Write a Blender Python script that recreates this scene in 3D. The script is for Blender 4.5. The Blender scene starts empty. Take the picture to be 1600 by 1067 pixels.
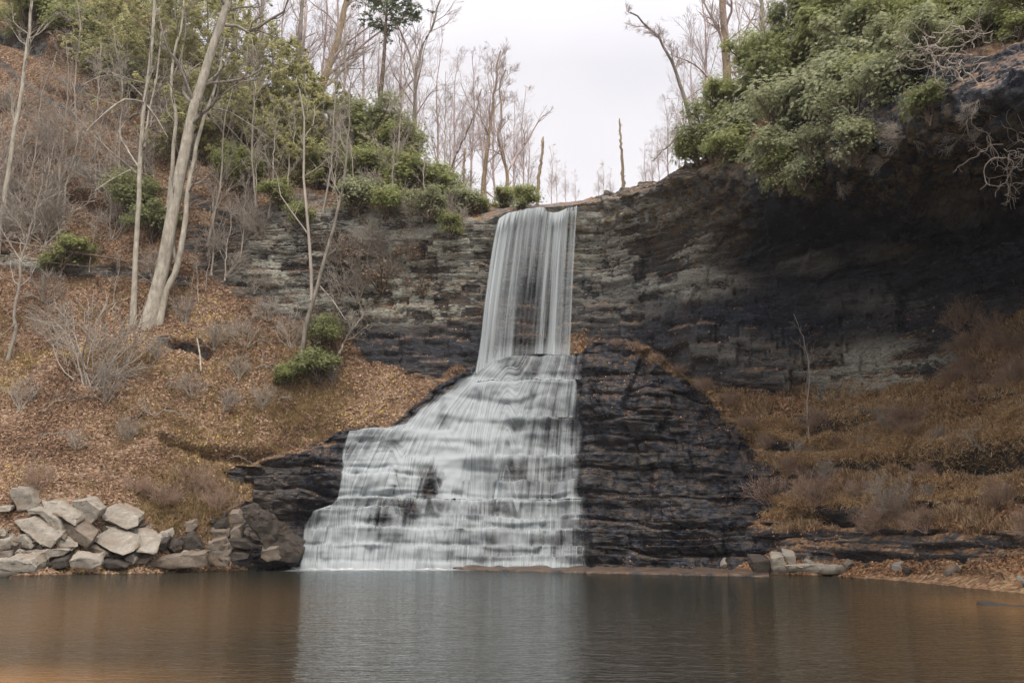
import bpy, math, random
import numpy as np
from mathutils import Vector
R = math.radians
S = bpy.context.scene
COL = S.collection
# ------------------------------------------------------------------ camera
F = 1555.6; PITCH = R(11.2); EYE = 1.6
cd = bpy.data.cameras.new("camera"); cam = bpy.data.objects.new("camera", cd); COL.objects.link(cam)
cam.location = (0, 0, EYE); cam.rotation_euler = (R(90) + PITCH, 0, 0)
cd.sensor_width = 36; cd.lens = 35; cd.clip_end = 3000; cd.clip_start = 0.1
S.camera = cam
# ------------------------------------------------------------------ sky and sun
SUN_EL, SUN_AZ, SUN_STR = R(55), R(164), 1.5       # azimuth clockwise from +Y
S.view_settings.view_transform = 'Standard'; S.view_settings.look = 'None'
S.view_settings.gamma = 1.0; S.view_settings.exposure = 0.70
w = bpy.data.worlds.new("World"); S.world = w; w.use_nodes = True
nt = w.node_tree; nt.nodes.clear()
N = nt.nodes.new; L = nt.links.new
out = N('ShaderNodeOutputWorld'); bg = N('ShaderNodeBackground'); bg2 = N('ShaderNodeBackground'); mx = N('ShaderNodeMixShader')
sky = N('ShaderNodeTexSky'); sky.sky_type = 'NISHITA'; sky.sun_disc = False
sky.sun_elevation = SUN_EL; sky.sun_rotation = SUN_AZ; sky.dust_density = 3; sky.air_density = 1.2
bg.inputs[1].default_value = 0.1; L(sky.outputs[0], bg.inputs[0])
tc = N('ShaderNodeTexCoord'); sep = N('ShaderNodeSeparateXYZ'); L(tc.outputs['Generated'], sep.inputs[0])
mp = N('ShaderNodeMapping'); mp.inputs['Scale'].default_value = (1.6, 1.6, 3.2); L(tc.outputs['Generated'], mp.inputs[0])
nz = N('ShaderNodeTexNoise'); nz.inputs['Scale'].default_value = 1.5; nz.inputs['Detail'].default_value = 6; nz.inputs['Roughness'].default_value = .5
L(mp.outputs[0], nz.inputs['Vector'])
cr = N('ShaderNodeValToRGB'); L(nz.outputs[0], cr.inputs[0])
cr.color_ramp.elements[0].position = .3; cr.color_ramp.elements[0].color = (.58, .575, .615, 1)
cr.color_ramp.elements[1].position = .68; cr.color_ramp.elements[1].color = (.74, .705, .71, 1)
# a cloud layer is brighter towards the zenith
mr = N('ShaderNodeMapRange'); L(sep.outputs[2], mr.inputs[0]); mr.inputs[1].default_value = .45; mr.inputs[2].default_value = 1.0
mr.inputs[3].default_value = .90; mr.inputs[4].default_value = 2.9
L(cr.outputs[0], bg2.inputs[0]); L(mr.outputs[0], bg2.inputs[1])
mx.inputs[0].default_value = .88
L(bg.outputs[0], mx.inputs[1]); L(bg2.outputs[0], mx.inputs[2]); L(mx.outputs[0], out.inputs[0])
sd = bpy.data.lights.new("sun", 'SUN'); sd.energy = SUN_STR; sd.angle = R(12); sd.color = (1, .91, .79)
so = bpy.data.objects.new("sun", sd); COL.objects.link(so)
so.rotation_euler = (R(90) - SUN_EL, 0, math.pi - SUN_AZ)
so.location = (0, 0, 60)
S.cycles.max_bounces = 8; S.cycles.transparent_max_bounces = 24; S.cycles.diffuse_bounces = 3
S.cycles.glossy_bounces = 3; S.cycles.use_adaptive_sampling = True; S.cycles.adaptive_threshold = 0.02
S.cycles.use_denoising = True

# ------------------------------------------------------------------ geometry of the view (only to turn measured directions into places)
CP, SP = math.cos(PITCH), math.sin(PITCH)
def P(px, py, Y):
    px = np.asarray(px, float); py = np.asarray(py, float); Y = np.asarray(Y, float)
    x = (px - 800) / F; y = (533.5 - py) / F
    dx = x; dy = CP - y * SP; dz = SP + y * CP
    t = Y / dy
    return np.stack([dx * t, dy * t + 0 * dx, EYE + dz * t], -1)
def proj(v):
    v = np.asarray(v, float)
    x = v[..., 0]; y = v[..., 1]; z = v[..., 2] - EYE
    f = y * CP + z * SP; u = -y * SP + z * CP
    return 800 + F * x / f, 533.5 - F * u / f
# ------------------------------------------------------------------ noise
def _h(ix, iy, iz, s):
    n = (ix.astype(np.int64) * 374761393 + iy.astype(np.int64) * 668265263 + iz.astype(np.int64) * 2147483647 % 4294967291 + iz.astype(np.int64) * 1274126177 + s * 974711) & 0xffffffff
    n = (n ^ (n >> 13)) * 1274126177 & 0xffffffff
    n = (n ^ (n >> 16)) * 2246822519 & 0xffffffff
    n = n ^ (n >> 15)
    return (n & 0xffffff) / float(0xffffff)
def vn(p, s=0):
    p = np.asarray(p, float); i = np.floor(p); f = p - i; f = f * f * (3 - 2 * f); i = i.astype(np.int64)
    r = 0
    for a in (0, 1):
        for b in (0, 1):
            for c in (0, 1):
                wgt = (f[..., 0] if a else 1 - f[..., 0]) * (f[..., 1] if b else 1 - f[..., 1]) * (f[..., 2] if c else 1 - f[..., 2])
                r = r + wgt * _h(i[..., 0] + a, i[..., 1] + b, i[..., 2] + c, s)
    return r * 2 - 1
def fbm(p, o=4, s=0, g=.5):
    r = 0; a = 1.; t = 0
    for k in range(o):
        r = r + a * vn(np.asarray(p) * 2 ** k, s + k * 17); t += a; a *= g
    return r / t * 1.5
def sstep(a, b, x):
    t = np.clip((x - a) / (b - a + 1e-12), 0, 1); return t * t * (3 - 2 * t)
def pchip(x, y, xq):
    x = np.asarray(x, float); y = np.asarray(y, float); h = np.diff(x); d = np.diff(y) / h
    m = np.zeros_like(y)
    for i in range(1, len(x) - 1):
        if d[i-1] * d[i] > 0:
            w1 = 2 * h[i] + h[i-1]; w2 = h[i] + 2 * h[i-1]; m[i] = (w1 + w2) / (w1 / d[i-1] + w2 / d[i])
    m[0] = d[0]; m[-1] = d[-1]
    k = np.clip(np.searchsorted(x, xq) - 1, 0, len(x) - 2); t = (xq - x[k]) / h[k]; t = np.clip(t, 0, 1)
    t2 = t * t; t3 = t2 * t
    return (2*t3-3*t2+1)*y[k] + (t3-2*t2+t)*h[k]*m[k] + (-2*t3+3*t2)*y[k+1] + (t3-t2)*h[k]*m[k+1]
def ell(px, py, cx, cy, rx, ry, soft=.4):
    d = np.sqrt(((px - cx) / rx) ** 2 + ((py - cy) / ry) ** 2); return 1 - sstep(1 - soft, 1 + soft, d)
def seg(px, py, x0, y0, x1, y1, wd, soft=.5):
    L2 = (x1-x0)**2 + (y1-y0)**2; t = np.clip(((px-x0)*(x1-x0) + (py-y0)*(y1-y0)) / L2, 0, 1)
    d = np.hypot(px - x0 - t*(x1-x0), py - y0 - t*(y1-y0)) / wd; return 1 - sstep(1 - soft, 1 + soft, d)
# ------------------------------------------------------------------ mesh and object helpers
def mesh(name, V, faces, mat=None, smooth=False, fattr=None, vattr=None, uv=None):
    """faces: int array (K,3) or (K,4)"""
    V = np.ascontiguousarray(V, dtype=np.float32); faces = np.ascontiguousarray(faces, dtype=np.int32)
    me = bpy.data.meshes.new(name); k = faces.shape[1]
    me.vertices.add(len(V)); me.vertices.foreach_set('co', V.ravel())
    me.loops.add(faces.size); me.loops.foreach_set('vertex_index', faces.ravel())
    me.polygons.add(len(faces)); me.polygons.foreach_set('loop_start', np.arange(0, faces.size, k, dtype=np.int32))
    me.update(calc_edges=True)
    if smooth: me.polygons.foreach_set('use_smooth', np.ones(len(faces), dtype=bool))
    for d, dom in ((fattr, 'FACE'), (vattr, 'POINT')):
        for n_, a in (d or {}).items():
            at = me.attributes.new(n_, 'FLOAT', dom); at.data.foreach_set('value', np.ascontiguousarray(a, dtype=np.float32))
    if uv is not None:
        l = me.uv_layers.new(name='UVMap'); l.data.foreach_set('uv', np.ascontiguousarray(uv[faces.ravel()], dtype=np.float32).ravel())
    if mat is not None: me.materials.append(mat)
    return me
def link(name, me, parent=None, loc=None):
    o = bpy.data.objects.new(name, me); COL.objects.link(o)
    if parent: o.parent = parent
    if loc is not None: o.location = loc
    return o
def tag(o, label=None, cat=None, group=None, kind=None):
    if label: o['label'] = label
    if cat: o['category'] = cat
    if group: o['group'] = group
    if kind: o['kind'] = kind
    return o
def thing(name, label, cat, loc, group=None, rz=0, sc=(1,1,1)):
    o = bpy.data.objects.new(name, None); COL.objects.link(o); o.empty_display_size = .3
    o.location = loc; o.rotation_euler = (0, 0, rz); o.scale = sc
    return tag(o, label, cat, group)
# ------------------------------------------------------------------ materials
class M:
    def __init__(s, name):
        s.m = bpy.data.materials.new(name); s.m.use_nodes = True; s.t = s.m.node_tree; s.t.nodes.clear()
        s.out = s.t.nodes.new('ShaderNodeOutputMaterial')
    def n(s, ty, ins=None, **kw):
        x = s.t.nodes.new('ShaderNode' + ty)
        for k, v in kw.items(): setattr(x, k, v)
        for k, v in (ins or {}).items():
            if isinstance(v, bpy.types.NodeSocket): s.t.links.new(v, x.inputs[k])
            else: x.inputs[k].default_value = v
        return x
    def attr(s, name): return s.n('Attribute', attribute_name=name).outputs['Fac']
    def math(s, op, a, b=0., c=0., clamp=False):
        return s.n('Math', {0: a, 1: b, 2: c}, operation=op, use_clamp=clamp).outputs[0]
    def coord(s, scale, which='Object', rot=(0,0,0)):
        t = s.n('TexCoord').outputs[which]
        return s.n('Mapping', {'Vector': t, 'Scale': scale, 'Rotation': rot}).outputs[0]
    def noise(s, vec, scale, detail=4, rough=.55, dist=0.):
        return s.n('TexNoise', {'Vector': vec, 'Scale': scale, 'Detail': detail, 'Roughness': rough, 'Distortion': dist}).outputs[0]
    def ramp(s, fac, stops, interp='LINEAR'):
        r = s.n('ValToRGB', {0: fac}); e = r.color_ramp.elements; r.color_ramp.interpolation = interp
        while len(e) < len(stops): e.new(.5)
        for k, (p_, c) in enumerate(stops):
            e[k].position = p_; e[k].color = (*c, 1) if len(c) == 3 else c
        return r.outputs[0]
    def mix(s, f, a, b, mode='MIX'):
        x = s.n('Mix', data_type='RGBA', blend_type=mode)
        for i_, v in ((0, f), (6, a), (7, b)):
            if isinstance(v, bpy.types.NodeSocket): s.t.links.new(v, x.inputs[i_])
            else: x.inputs[i_].default_value = v if i_ == 0 else (*v, 1)
        return x.outputs[2]
    def rng(s, v, a, b, c=0., d=1.):
        return s.n('MapRange', {0: v, 1: a, 2: b, 3: c, 4: d}).outputs[0]
    def bump(s, h, st=.5, d=.1): return s.n('Bump', {'Height': h, 'Strength': st, 'Distance': d}).outputs[0]
    def bsdf(s, col, rough=.9, spec=.3, normal=None, **kw):
        i = {'Base Color': col if isinstance(col, bpy.types.NodeSocket) else (*col, 1), 'Roughness': rough, 'Specular IOR Level': spec}
        if normal: i['Normal'] = normal
        i.update(kw); return s.n('BsdfPrincipled', i).outputs[0]
    def done(s, sh, vol=None):
        s.t.links.new(sh, s.out.inputs[0])
        if vol: s.t.links.new(vol, s.out.inputs[1])
        return s.m

def mat_terrain(name, leafcols, dark=1.0):
    m = M(name); o = m.coord((1, 1, 1))
    soil = m.attr('soil'); pale = m.attr('pale'); wet = m.attr('wet'); moss = m.attr('moss')
    st = m.coord((.5, .5, 2.4), rot=(.03, .05, 0))
    n1 = m.noise(st, 1.6, 8, .65, .15); n2 = m.noise(o, 1.1, 6, .6); n3 = m.noise(o, 9, 5, .65); n4 = m.noise(m.coord((.6, .6, 2)), 3.0, 6, .7, 1.0)
    c = m.ramp(n1, [(.3, (.035, .031, .03)), (.45, (.095, .084, .075)), (.56, (.16, .145, .125)), (.7, (.23, .21, .18))])
    c = m.mix(m.rng(n3, .35, .7, 0, .55), c, (.05, .043, .038))
    pf = m.math('MULTIPLY', m.rng(m.math('ADD', n4, m.math('MULTIPLY', m.math('SUBTRACT', m.attr('blk'), .5), .35)), .43, .52), pale, clamp=True)
    c = m.mix(m.rng(m.attr('blk'), 0., 1., .55, 0.), c, (.02, .018, .018))
    c = m.mix(pf, c, m.ramp(n3, [(.3, (.26, .26, .21)), (.7, (.52, .51, .43))]))
    c = m.mix(m.math('MULTIPLY', m.rng(n2, .5, .62), .35), c, (.13, .065, .028))        # rust staining
    wet_shade_c = m.ramp(n4, [(.35, (.005, .007, .011)), (.55, (.015, .019, .030)), (.74, (.065, .075, .098))])
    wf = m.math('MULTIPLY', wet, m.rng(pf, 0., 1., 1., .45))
    c = m.mix(wf, c, wet_shade_c)
    mf = m.math('MULTIPLY', moss, m.rng(m.noise(o, 2.2, 5, .6), .45, .6), clamp=True)
    c = m.mix(mf, c, m.ramp(n3, [(.3, (.07, .052, .028)), (.7, (.19, .14, .07))]))
    v = m.n('TexVoronoi', {'Vector': o, 'Scale': 7.5, 'Randomness': 1.0}).outputs['Color']
    vs = m.n('SeparateColor', {0: v}).outputs[0]
    lc = m.ramp(vs, leafcols, 'CONSTANT')
    lc = m.mix(m.rng(n2, .35, .65, 0, .5), lc, (.13, .075, .042))
    # leaves settle on treads
    nz_ = m.n('SeparateXYZ', {0: m.n('NewGeometry').outputs['Normal']}).outputs[2]
    tread = m.math('MULTIPLY', m.rng(nz_, .35, .7), m.rng(n2, .40, .55), clamp=True)
    tread = m.math('MULTIPLY', tread, m.attr('tread'))
    sf = m.math('MAXIMUM', m.rng(m.math('ADD', soil, m.math('MULTIPLY', m.math('SUBTRACT', n2, .5), .5)), .42, .58), tread)
    c = m.mix(sf, c, lc)
    vo = m.n('TexVoronoi', {'Vector': m.coord((.8, .8, 2.6)), 'Scale': 2.2}, feature='DISTANCE_TO_EDGE').outputs[0]
    h = m.math('ADD', m.math('MULTIPLY', n1, .5), m.math('MULTIPLY', n3, .35)); h = m.math('ADD', h, m.math('MULTIPLY', m.rng(vo, 0., .08), m.rng(wet, 0., 1., .35, .08)))
    nrm = m.bump(h, .9, .25)
    ro = m.rng(wet, 0, 1, .9, .24); ro = m.math('MAXIMUM', ro, m.math('MULTIPLY', sf, .9))
    return m.done(m.bsdf(c, ro, .35, nrm))
LEAFC = [(0, (.18, .11, .066)), (.2, (.27, .17, .105)), (.42, (.11, .066, .043)), (.58, (.32, .225, .15)), (.75, (.22, .12, .066)), (.9, (.40, .30, .21))]
LEAFD = [(0, (.22, .13, .065)), (.25, (.34, .19, .09)), (.45, (.13, .07, .04)), (.6, (.40, .27, .15)), (.8, (.27, .135, .06)), (.93, (.46, .34, .2))]
m_hill = mat_terrain('leafy_ground', LEAFC)
m_cliff = mat_terrain('layered_rock', LEAFC)
m_bank = mat_terrain('bank_ground', LEAFD)
def mat_leaf(name, stops, trans=.35, rough=.5, spec=.35, dv=1.0):
    m = M(name); t = m.attr('tone'); c = m.ramp(t, stops)
    a = m.bsdf(c, rough, spec); b = m.n('BsdfTranslucent', {0: c}).outputs[0]
    return m.done(m.n('MixShader', {0: trans, 1: a, 2: b}).outputs[0])
m_rhodo_d = mat_leaf('rhododendron_leaf_dark', [(0, (.11, .13, .055)), (.4, (.22, .25, .10)), (.75, (.35, .37, .17)), (1, (.50, .50, .23))], .45)
m_rhodo_y = mat_leaf('rhododendron_leaf_bright', [(0, (.12, .15, .06)), (.4, (.26, .29, .11)), (.75, (.42, .44, .18)), (1, (.58, .56, .24))], .5)
m_rhodo_g = mat_leaf('rhododendron_leaf_grey', [(0, (.13, .15, .08)), (.5, (.33, .35, .19)), (1, (.56, .56, .35))], .45)
m_hem = mat_leaf('hemlock_needles', [(0, (.24, .235, .11)), (.5, (.42, .41, .20)), (1, (.62, .58, .31))], .55, .8, .1)
m_pine = mat_leaf('pine_needles', [(0, (.09, .12, .07)), (.5, (.17, .21, .12)), (1, (.26, .30, .18))], .3, .8, .1)
m_litter = mat_leaf('fallen_leaf', [(0, (.10, .06, .04)), (.25, (.20, .122, .075)), (.5, (.32, .205, .132)), (.75, (.45, .31, .205)), (.93, (.58, .45, .32)), (.97, (.5, .36, .07)), (1, (.55, .42, .1))], .25, .8, .15)
m_litterd = mat_leaf('fallen_leaf_damp', [(0, (.08, .045, .028)), (.5, (.27, .145, .075)), (.8, (.42, .24, .12)), (1, (.55, .36, .2))], .2, .7, .2)
m_grass = mat_leaf('dry_grass_blade', [(0, (.16, .12, .05)), (.5, (.30, .21, .10)), (1, (.42, .33, .17))], .3, .8, .1)
m_grassg = mat_leaf('green_grass_blade', [(0, (.32, .19, .10)), (.5, (.62, .43, .24)), (1, (.82, .68, .44))], .3, .8, .1)
def mat_bark(name, a, b, sc=4, bands=0.):
    m = M(name); o = m.coord((1, 1, .35)); n1 = m.noise(o, sc, 6, .65); n2 = m.noise(m.coord((1, 1, 1)), 1.3, 3)
    c = m.mix(m.rng(n1, .35, .65), a, b); c = m.mix(m.rng(n2, .45, .65, 0, .35), c, tuple(x * .6 for x in a))
    return m.done(m.bsdf(c, .9, .2, m.bump(n1, .6, .03)))
m_pbark = mat_bark('pale_bark', (.27, .24, .19), (.50, .46, .38))
m_gbark = mat_bark('grey_bark', (.16, .14, .115), (.30, .27, .22))
m_dbark = mat_bark('brown_bark', (.10, .075, .055), (.20, .155, .115))
m_obark = mat_bark('orange_brown_bark', (.20, .15, .10), (.36, .28, .19))  # warm orange brown bark
m_twig = mat_bark('twig_bark', (.27, .235, .195), (.44, .39, .33), 2)
m_bgtwig = mat_bark('hazed_twig_bark', (.36, .29, .27), (.52, .43, .40), 2)  # skyline twigs lightened in colour to look veiled by haze
# ================================================================== TERRAIN
# one continuous gorge surface: columns of (py, Y) rows
#      px      W below     S shore    A bank     B mid      C foot     D recess   E lip      F upper    G skyline
TC = [
 (-900,  (1100,30), (1000,32), (800,38), (560,47), (380,56), (330,57), (230,60), (0,70), (-330,86)),
 (-300,  (960,40), (910,42), (795,46), (590,55), (420,64), (375,65), (280,68), (80,78), (-220,94)),
 (0,     (935,44), (897,46), (785,49), (600,58), (425,67), (385,67.8), (300,71), (120,81), (-150,97)),
 (120,   (930,45), (890,47.5), (790,50), (600,58.5), (430,66.5), (388,67.2), (310,70), (130,79), (-60,92)),
 (250,   (925,47.5), (886,49.5), (815,52), (640,58), (450,65), (400,65.8), (310,69), (160,78), (20,90)),
 (370,   (920,50.5), (882,53.3), (790,56.0), (610,60.4), (458,65), (390,65.6), (330,66.6), (220,74), (110,84)),
 (460,   (920,52.5), (880,55.5), (740,58.9), (610,61.6), (485,64.2), (410,64.8), (335,65), (250,72), (160,80)),
 (540,   (920,54), (880,56.5), (740,59.8), (625,61.6), (545,63.5), (430,64), (333,64.3), (270,70), (205,77)),
 (640,   (920,55), (880,57), (720,60), (640,61.5), (575,63.3), (440,63.6), (335,63.3), (302,67), (255,73)),
 (750,   (920,57), (880,59), (700,61), (620,62.2), (575,63), (450,63.3), (348,62.2), (330,65), (315,68)),
 (800,   (920,57), (880,59), (700,61), (620,62.2), (570,63), (450,63.3), (329,62.2), (325,64), (322,70)),
 (905,   (920,57), (880,59), (700,61), (600,62), (540,63), (430,63), (320,62), (316,63.5), (314,66)),
 (1000,  (920,55), (885,57), (720,60), (610,61.5), (555,62), (430,61.5), (303,59.3), (297,61), (292,63)),
 (1090,  (920,51), (888,53), (760,56), (650,58.8), (600,59.5), (430,58.5), (272,54.5), (264,56), (256,58)),
 (1200,  (920,47), (890,49), (800,52), (680,55.5), (600,57.6), (440,57.4), (285,48.6), (190,51), (110,56)),
 (1350,  (920,41), (893,43), (820,46), (690,51), (562,55.5), (440,55.3), (225,42), (120,45), (0,52)),
 (1500,  (930,34), (903,36.2), (830,39.5), (680,45), (512,51.2), (418,51), (170,35.6), (70,39), (-70,47)),
 (1600,  (945,29), (922,31), (845,35), (675,41), (470,47.4), (388,47), (140,31.6), (30,36), (-140,43)),
 (1800,  (1000,20), (970,22), (860,28), (670,34), (440,38), (350,37), (80,25.5), (-50,29), (-260,36)),
 (2300,  (1250,11), (1200,12), (980,18), (650,24), (330,27), (240,26), (-60,17.5), (-250,20), (-500,27)),
]
def grid(cols, pxs, sub, back=None):
    X = [c[0] for c in cols]; nr = len(cols[0]) - 1
    py = np.stack([pchip(X, [c[1+r][0] for c in cols], pxs) for r in range(nr)])
    Yd = np.stack([pchip(X, [c[1+r][1] for c in cols], pxs) for r in range(nr)])
    t = np.concatenate([np.linspace(r, r+1, n, endpoint=False) for r, n in enumerate(sub)] + [[nr-1]])
    PY = np.empty((len(t), len(pxs))); YY = np.empty_like(PY); idx = np.arange(nr)
    # vectorised smooth interpolation over rows (monotone)
    def itp(a):
        d = np.diff(a, axis=0); m = np.zeros_like(a)
        p = d[:-1] * d[1:]; m[1:-1] = np.where(p > 0, 2 * p / (d[:-1] + d[1:] + 1e-12), 0); m[0] = d[0]; m[-1] = d[-1]
        k = np.minimum(t.astype(int), nr-2); f = (t - k)[:, None]; f2 = f*f; f3 = f2*f
        return (2*f3-3*f2+1)*a[k] + (f3-2*f2+f)*m[k] + (-2*f3+3*f2)*a[k+1] + (f3-f2)*m[k+1]
    return itp(py), itp(Yd), t
def gfaces(nr, nc):
    i = np.arange(nr-1)[:, None] * nc + np.arange(nc-1)[None, :]; i = i.ravel()
    return np.stack([i, i+1, i+1+nc, i+nc], 1)
def gnormals(V):
    du = np.gradient(V, axis=1); dv = np.gradient(V, axis=0); n = np.cross(du, dv)
    n /= np.linalg.norm(n, axis=-1, keepdims=True) + 1e-9
    return n
def strata(V, thick, s, dip=(0.02, 0.01), warp=.5, blockw=2.5, groove=.35):
    """protrusion (-1..1) of horizontally bedded rock broken into blocks"""
    z = V[..., 2] + dip[0] * V[..., 0] + dip[1] * V[..., 1] + warp * thick * fbm(V * np.array([.25, .25, .1]) , 3, s)
    t = z / thick; k = np.floor(t); f = t - k
    q = np.stack([V[..., 0] / blockw, V[..., 1] / blockw, k * 3.71], -1)
    blk = np.floor(q[..., 0] + .8 * vn(q * .7, s+5) + k * .37); 
    bi = _h(blk.astype(np.int64), k.astype(np.int64), np.zeros_like(k).astype(np.int64), s+9)
    a = vn(q, s+3) * .45 + (bi * 2 - 1) * .6
    fb = q[..., 0] + .8 * vn(q * .7, s+5) + k * .37; fb = fb - np.floor(fb); a = a - .5 * groove * (np.clip(1 - fb / .05, 0, 1))
    strata.last = bi
    g = -groove * np.clip(1 - f / .16, 0, 1) - groove * .6 * np.clip(1 - (1 - f) / .1, 0, 1)
    return a + g
pxs = np.unique(np.concatenate([np.linspace(-900, -60, 110), np.linspace(-60, 1660, 1000), np.linspace(1660, 2300, 80)]))
sub = [10, 50, 70, 80, 40, 90, 60, 60, 60][:8]
GPY, GY, GT = grid(TC, pxs, sub)
GPX = np.broadcast_to(pxs, GPY.shape).copy()
V = P(GPX, GPY, GY)
# plateau behind the skyline
bk = []
for d, r in ((4, .1), (14, .6), (40, 3), (110, 10)):
    b = V[-1].copy(); b[:, 1] += d; b[:, 0] *= 1 + d / 90; b[:, 2] += r * .3; bk.append(b)
V = np.concatenate([V, np.stack(bk)]); nb = len(bk)
ext = lambda a: np.concatenate([a, np.repeat(a[-1:], nb, 0)])
GPX, GPY = ext(GPX), ext(GPY); GTT = np.concatenate([GT, np.full(nb, 9.)])[:, None] + 0 * GPX
nrm = gnormals(V)
flip = np.sign(-(nrm * (V - np.array([0, 0, EYE]))).sum(-1, keepdims=True)); nrm = nrm * np.where(flip == 0, 1, flip)
nrm[-nb:] = (0, 0, 1)
# --- what is rock and what is soil
nn = fbm(V * .35, 4, 11); nn2 = fbm(V * 1.1, 3, 12)
t = GTT
rock = sstep(3.75, 4.15, t + .35 * nn) * (1 - sstep(5.9, 6.4, t + .5 * nn))       # C..E cliff band
leftfade = sstep(275, 400, GPX + 40 * nn)
rock = rock * leftfade
rock = np.maximum(rock, (1 - sstep(6.6, 7.2, t + .4 * nn)) * sstep(3.6, 4, t) * sstep(905, 960, GPX) * .9)
for (x0, y0, x1, y1, wd) in ((-40, 40, 60, 75, 16), (0, 100, 120, 190, 6), (110, 255, 190, 305, 12), (90, 120, 260, 235, 7), (330, 195, 420, 235, 18), (260, 300, 360, 330, 10),
                             (-60, 395, 120, 420, 12), (120, 420, 290, 440, 10), (300, 370, 420, 400, 26), (250, 530, 320, 545, 7), (440, 300, 560, 330, 20)):
    rock = np.maximum(rock, seg(GPX, GPY, x0, y0, x1, y1, wd) * (.75 + .5 * nn))
# right bank ledges
for (x0, y0, x1, y1, wd) in ((1180, 655, 1330, 650, 9), (1330, 640, 1660, 600, 8), (1230, 735, 1420, 712, 9), (1420, 715, 1700, 690, 20), (1150, 850, 1700, 850, 22), (1180, 760, 1330, 810, 22),
                             (1290, 590, 1470, 562, 34), (1100, 560, 1240, 560, 30), (1400, 780, 1700, 770, 12), (1190, 680, 1240, 700, 10)):
    rock = np.maximum(rock, seg(GPX, GPY, x0, y0, x1, y1, wd) * (1.05 + .5 * nn))
rock = np.maximum(rock, sstep(4.8, 5.2, t) * sstep(735, 760, GPX) * (1 - sstep(1080, 1120, GPX)) * (.9 + .5 * nn2))
rock = np.clip(rock, 0, 1)
soil = 1 - rock
# --- displacement
soft_dir = nrm.copy(); hd = nrm.copy(); hd[..., 2] *= .25; hd /= np.linalg.norm(hd, axis=-1, keepdims=True) + 1e-9
right = sstep(930, 1200, GPX)
d = strata(V, 1.25, 1, blockw=3) * .42; bl1 = strata.last; d = d + strata(V, .42, 2, blockw=1.3, warp=.3) * .24; bl2 = strata.last; d = d + strata(V, .17, 3, blockw=.8, warp=.3) * .06; blk = np.clip(.35 * bl1 + .65 * bl2 + .15 * nn2, 0, 1) + fbm(V * .25, 4, 5) * .7 * (.5 + .2 * right)
roof = ell(GPX, GPY, 1450, 275, 320, 125, .45); d = d * (1 + .3 * right) * (1 - .8 * roof) + roof * (fbm(V * .9, 4, 61) * .5 + np.abs(fbm(V * 2.4, 3, 62)) * .3)
edge = np.ones_like(t); edge[-nb:] = 0; d = d * (1 - .55 * sstep(5.3, 6, t)) + sstep(5.2, 5.8, t) * sstep(905, 960, GPX) * (.5 * fbm(V * 1.2, 4, 66) + .35 * np.abs(fbm(V * .5, 3, 67)))
calm = (1 - .75 * seg(GPX, GPY, 745, 330, 905, 320, 25))
V = V + hd * (d * rock * edge * calm)[..., None]
ds = fbm(V * np.array([.22, .22, .22]), 4, 21) * .65 + fbm(V * 1.1, 3, 22) * .26 + fbm(V * 3.5, 2, 23) * .06
V = V + nrm * (ds * soil * edge * (1 - .8 * (t < 1.2)))[..., None]
# bank lips on the left: undercut turf edge
for (x0, y0, x1, y1, wd, a) in ((255, 690, 330, 705, 7, -1.3), (320, 705, 500, 730, 9, -1.2), (270, 535, 325, 548, 6, -1.2), (1235, 740, 1420, 722, 8, -.9), (1430, 726, 1640, 716, 17, -2.2), (1190, 705, 1320, 700, 8, -1.0), (1240, 812, 1400, 806, 6, -.8), (1330, 660, 1640, 625, 6, -1.0),
                                (1250, 670, 1320, 668, 9, -1.1), (1300, 862, 1500, 872, 4, -.5), (1390, 800, 1700, 790, 5, -.6), (60, 130, 250, 240, 5, -.9), (0, 62, 60, 82, 6, -.8), (320, 245, 410, 262, 8, -1), (100, 300, 190, 340, 8, -1)):
    V = V + nrm * (seg(GPX, GPY + 4 * nn2, x0, y0, x1, y1, wd, .8) * a * edge)[..., None]
# shoreline: keep the foot below water
pale = np.zeros_like(t)
for (x, y, rx, ry, a) in ((650, 478, 130, 26, 1.), (440, 425, 65, 30, 1.), (650, 400, 140, 85, 1.2), (520, 385, 120, 60, 1.1), (560, 455, 110, 40, 1.1), (985, 385, 120, 70, 1.), (1060, 440, 110, 30, .9), (960, 470, 90, 40, .6), (1180, 560, 90, 20, .5), (1380, 577, 140, 44, 1.), (1330, 620, 90, 20, .8),
                           (1260, 410, 60, 22, .45), (1400, 395, 60, 20, .35), (1420, 470, 150, 24, .4), (1150, 545, 80, 25, .5), (40, 55, 60, 20, .6), (150, 280, 60, 30, .6), (60, 400, 150, 20, .8), (1500, 320, 50, 30, .35), (380, 215, 50, 20, .5), (470, 470, 60, 20, .6)):
    pale = np.maximum(pale, a * ell(GPX, GPY, x, y, rx, ry, .6))
wet = np.clip(sstep(700, 760, GPX) * (1 - sstep(980, 1080, GPX)) * .8 * sstep(4, 5, t) + sstep(1060, 1200, GPX) * (1 - .5 * sstep(460, 620, GPY)) * .95  # wet rock by the falls; on the right overhang this paints its shade
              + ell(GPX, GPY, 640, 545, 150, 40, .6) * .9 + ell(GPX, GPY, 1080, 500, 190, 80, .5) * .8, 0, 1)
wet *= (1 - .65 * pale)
moss = np.clip(.9 * sstep(5.0, 5.6, t) * sstep(740, 780, GPX) * (1 - sstep(1150, 1200, GPX)) + .8 * ell(GPX, GPY, 1450, 240, 260, 80, .5) + .5 * ell(GPX, GPY, 1350, 700, 260, 45, .5) + ell(GPX, GPY, 1550, 720, 120, 60, .5) * .8 + ell(GPX, GPY, 500, 640, 70, 60, .6) * .5 + ell(GPX, GPY, 600, 440, 150, 100, .6) * .3, 0, 1)
treadA = np.clip(1 - .85 * ell(GPX, GPY, 1400, 350, 340, 190, .3), 0, 1)
nr_, nc_ = V.shape[:2]
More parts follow.
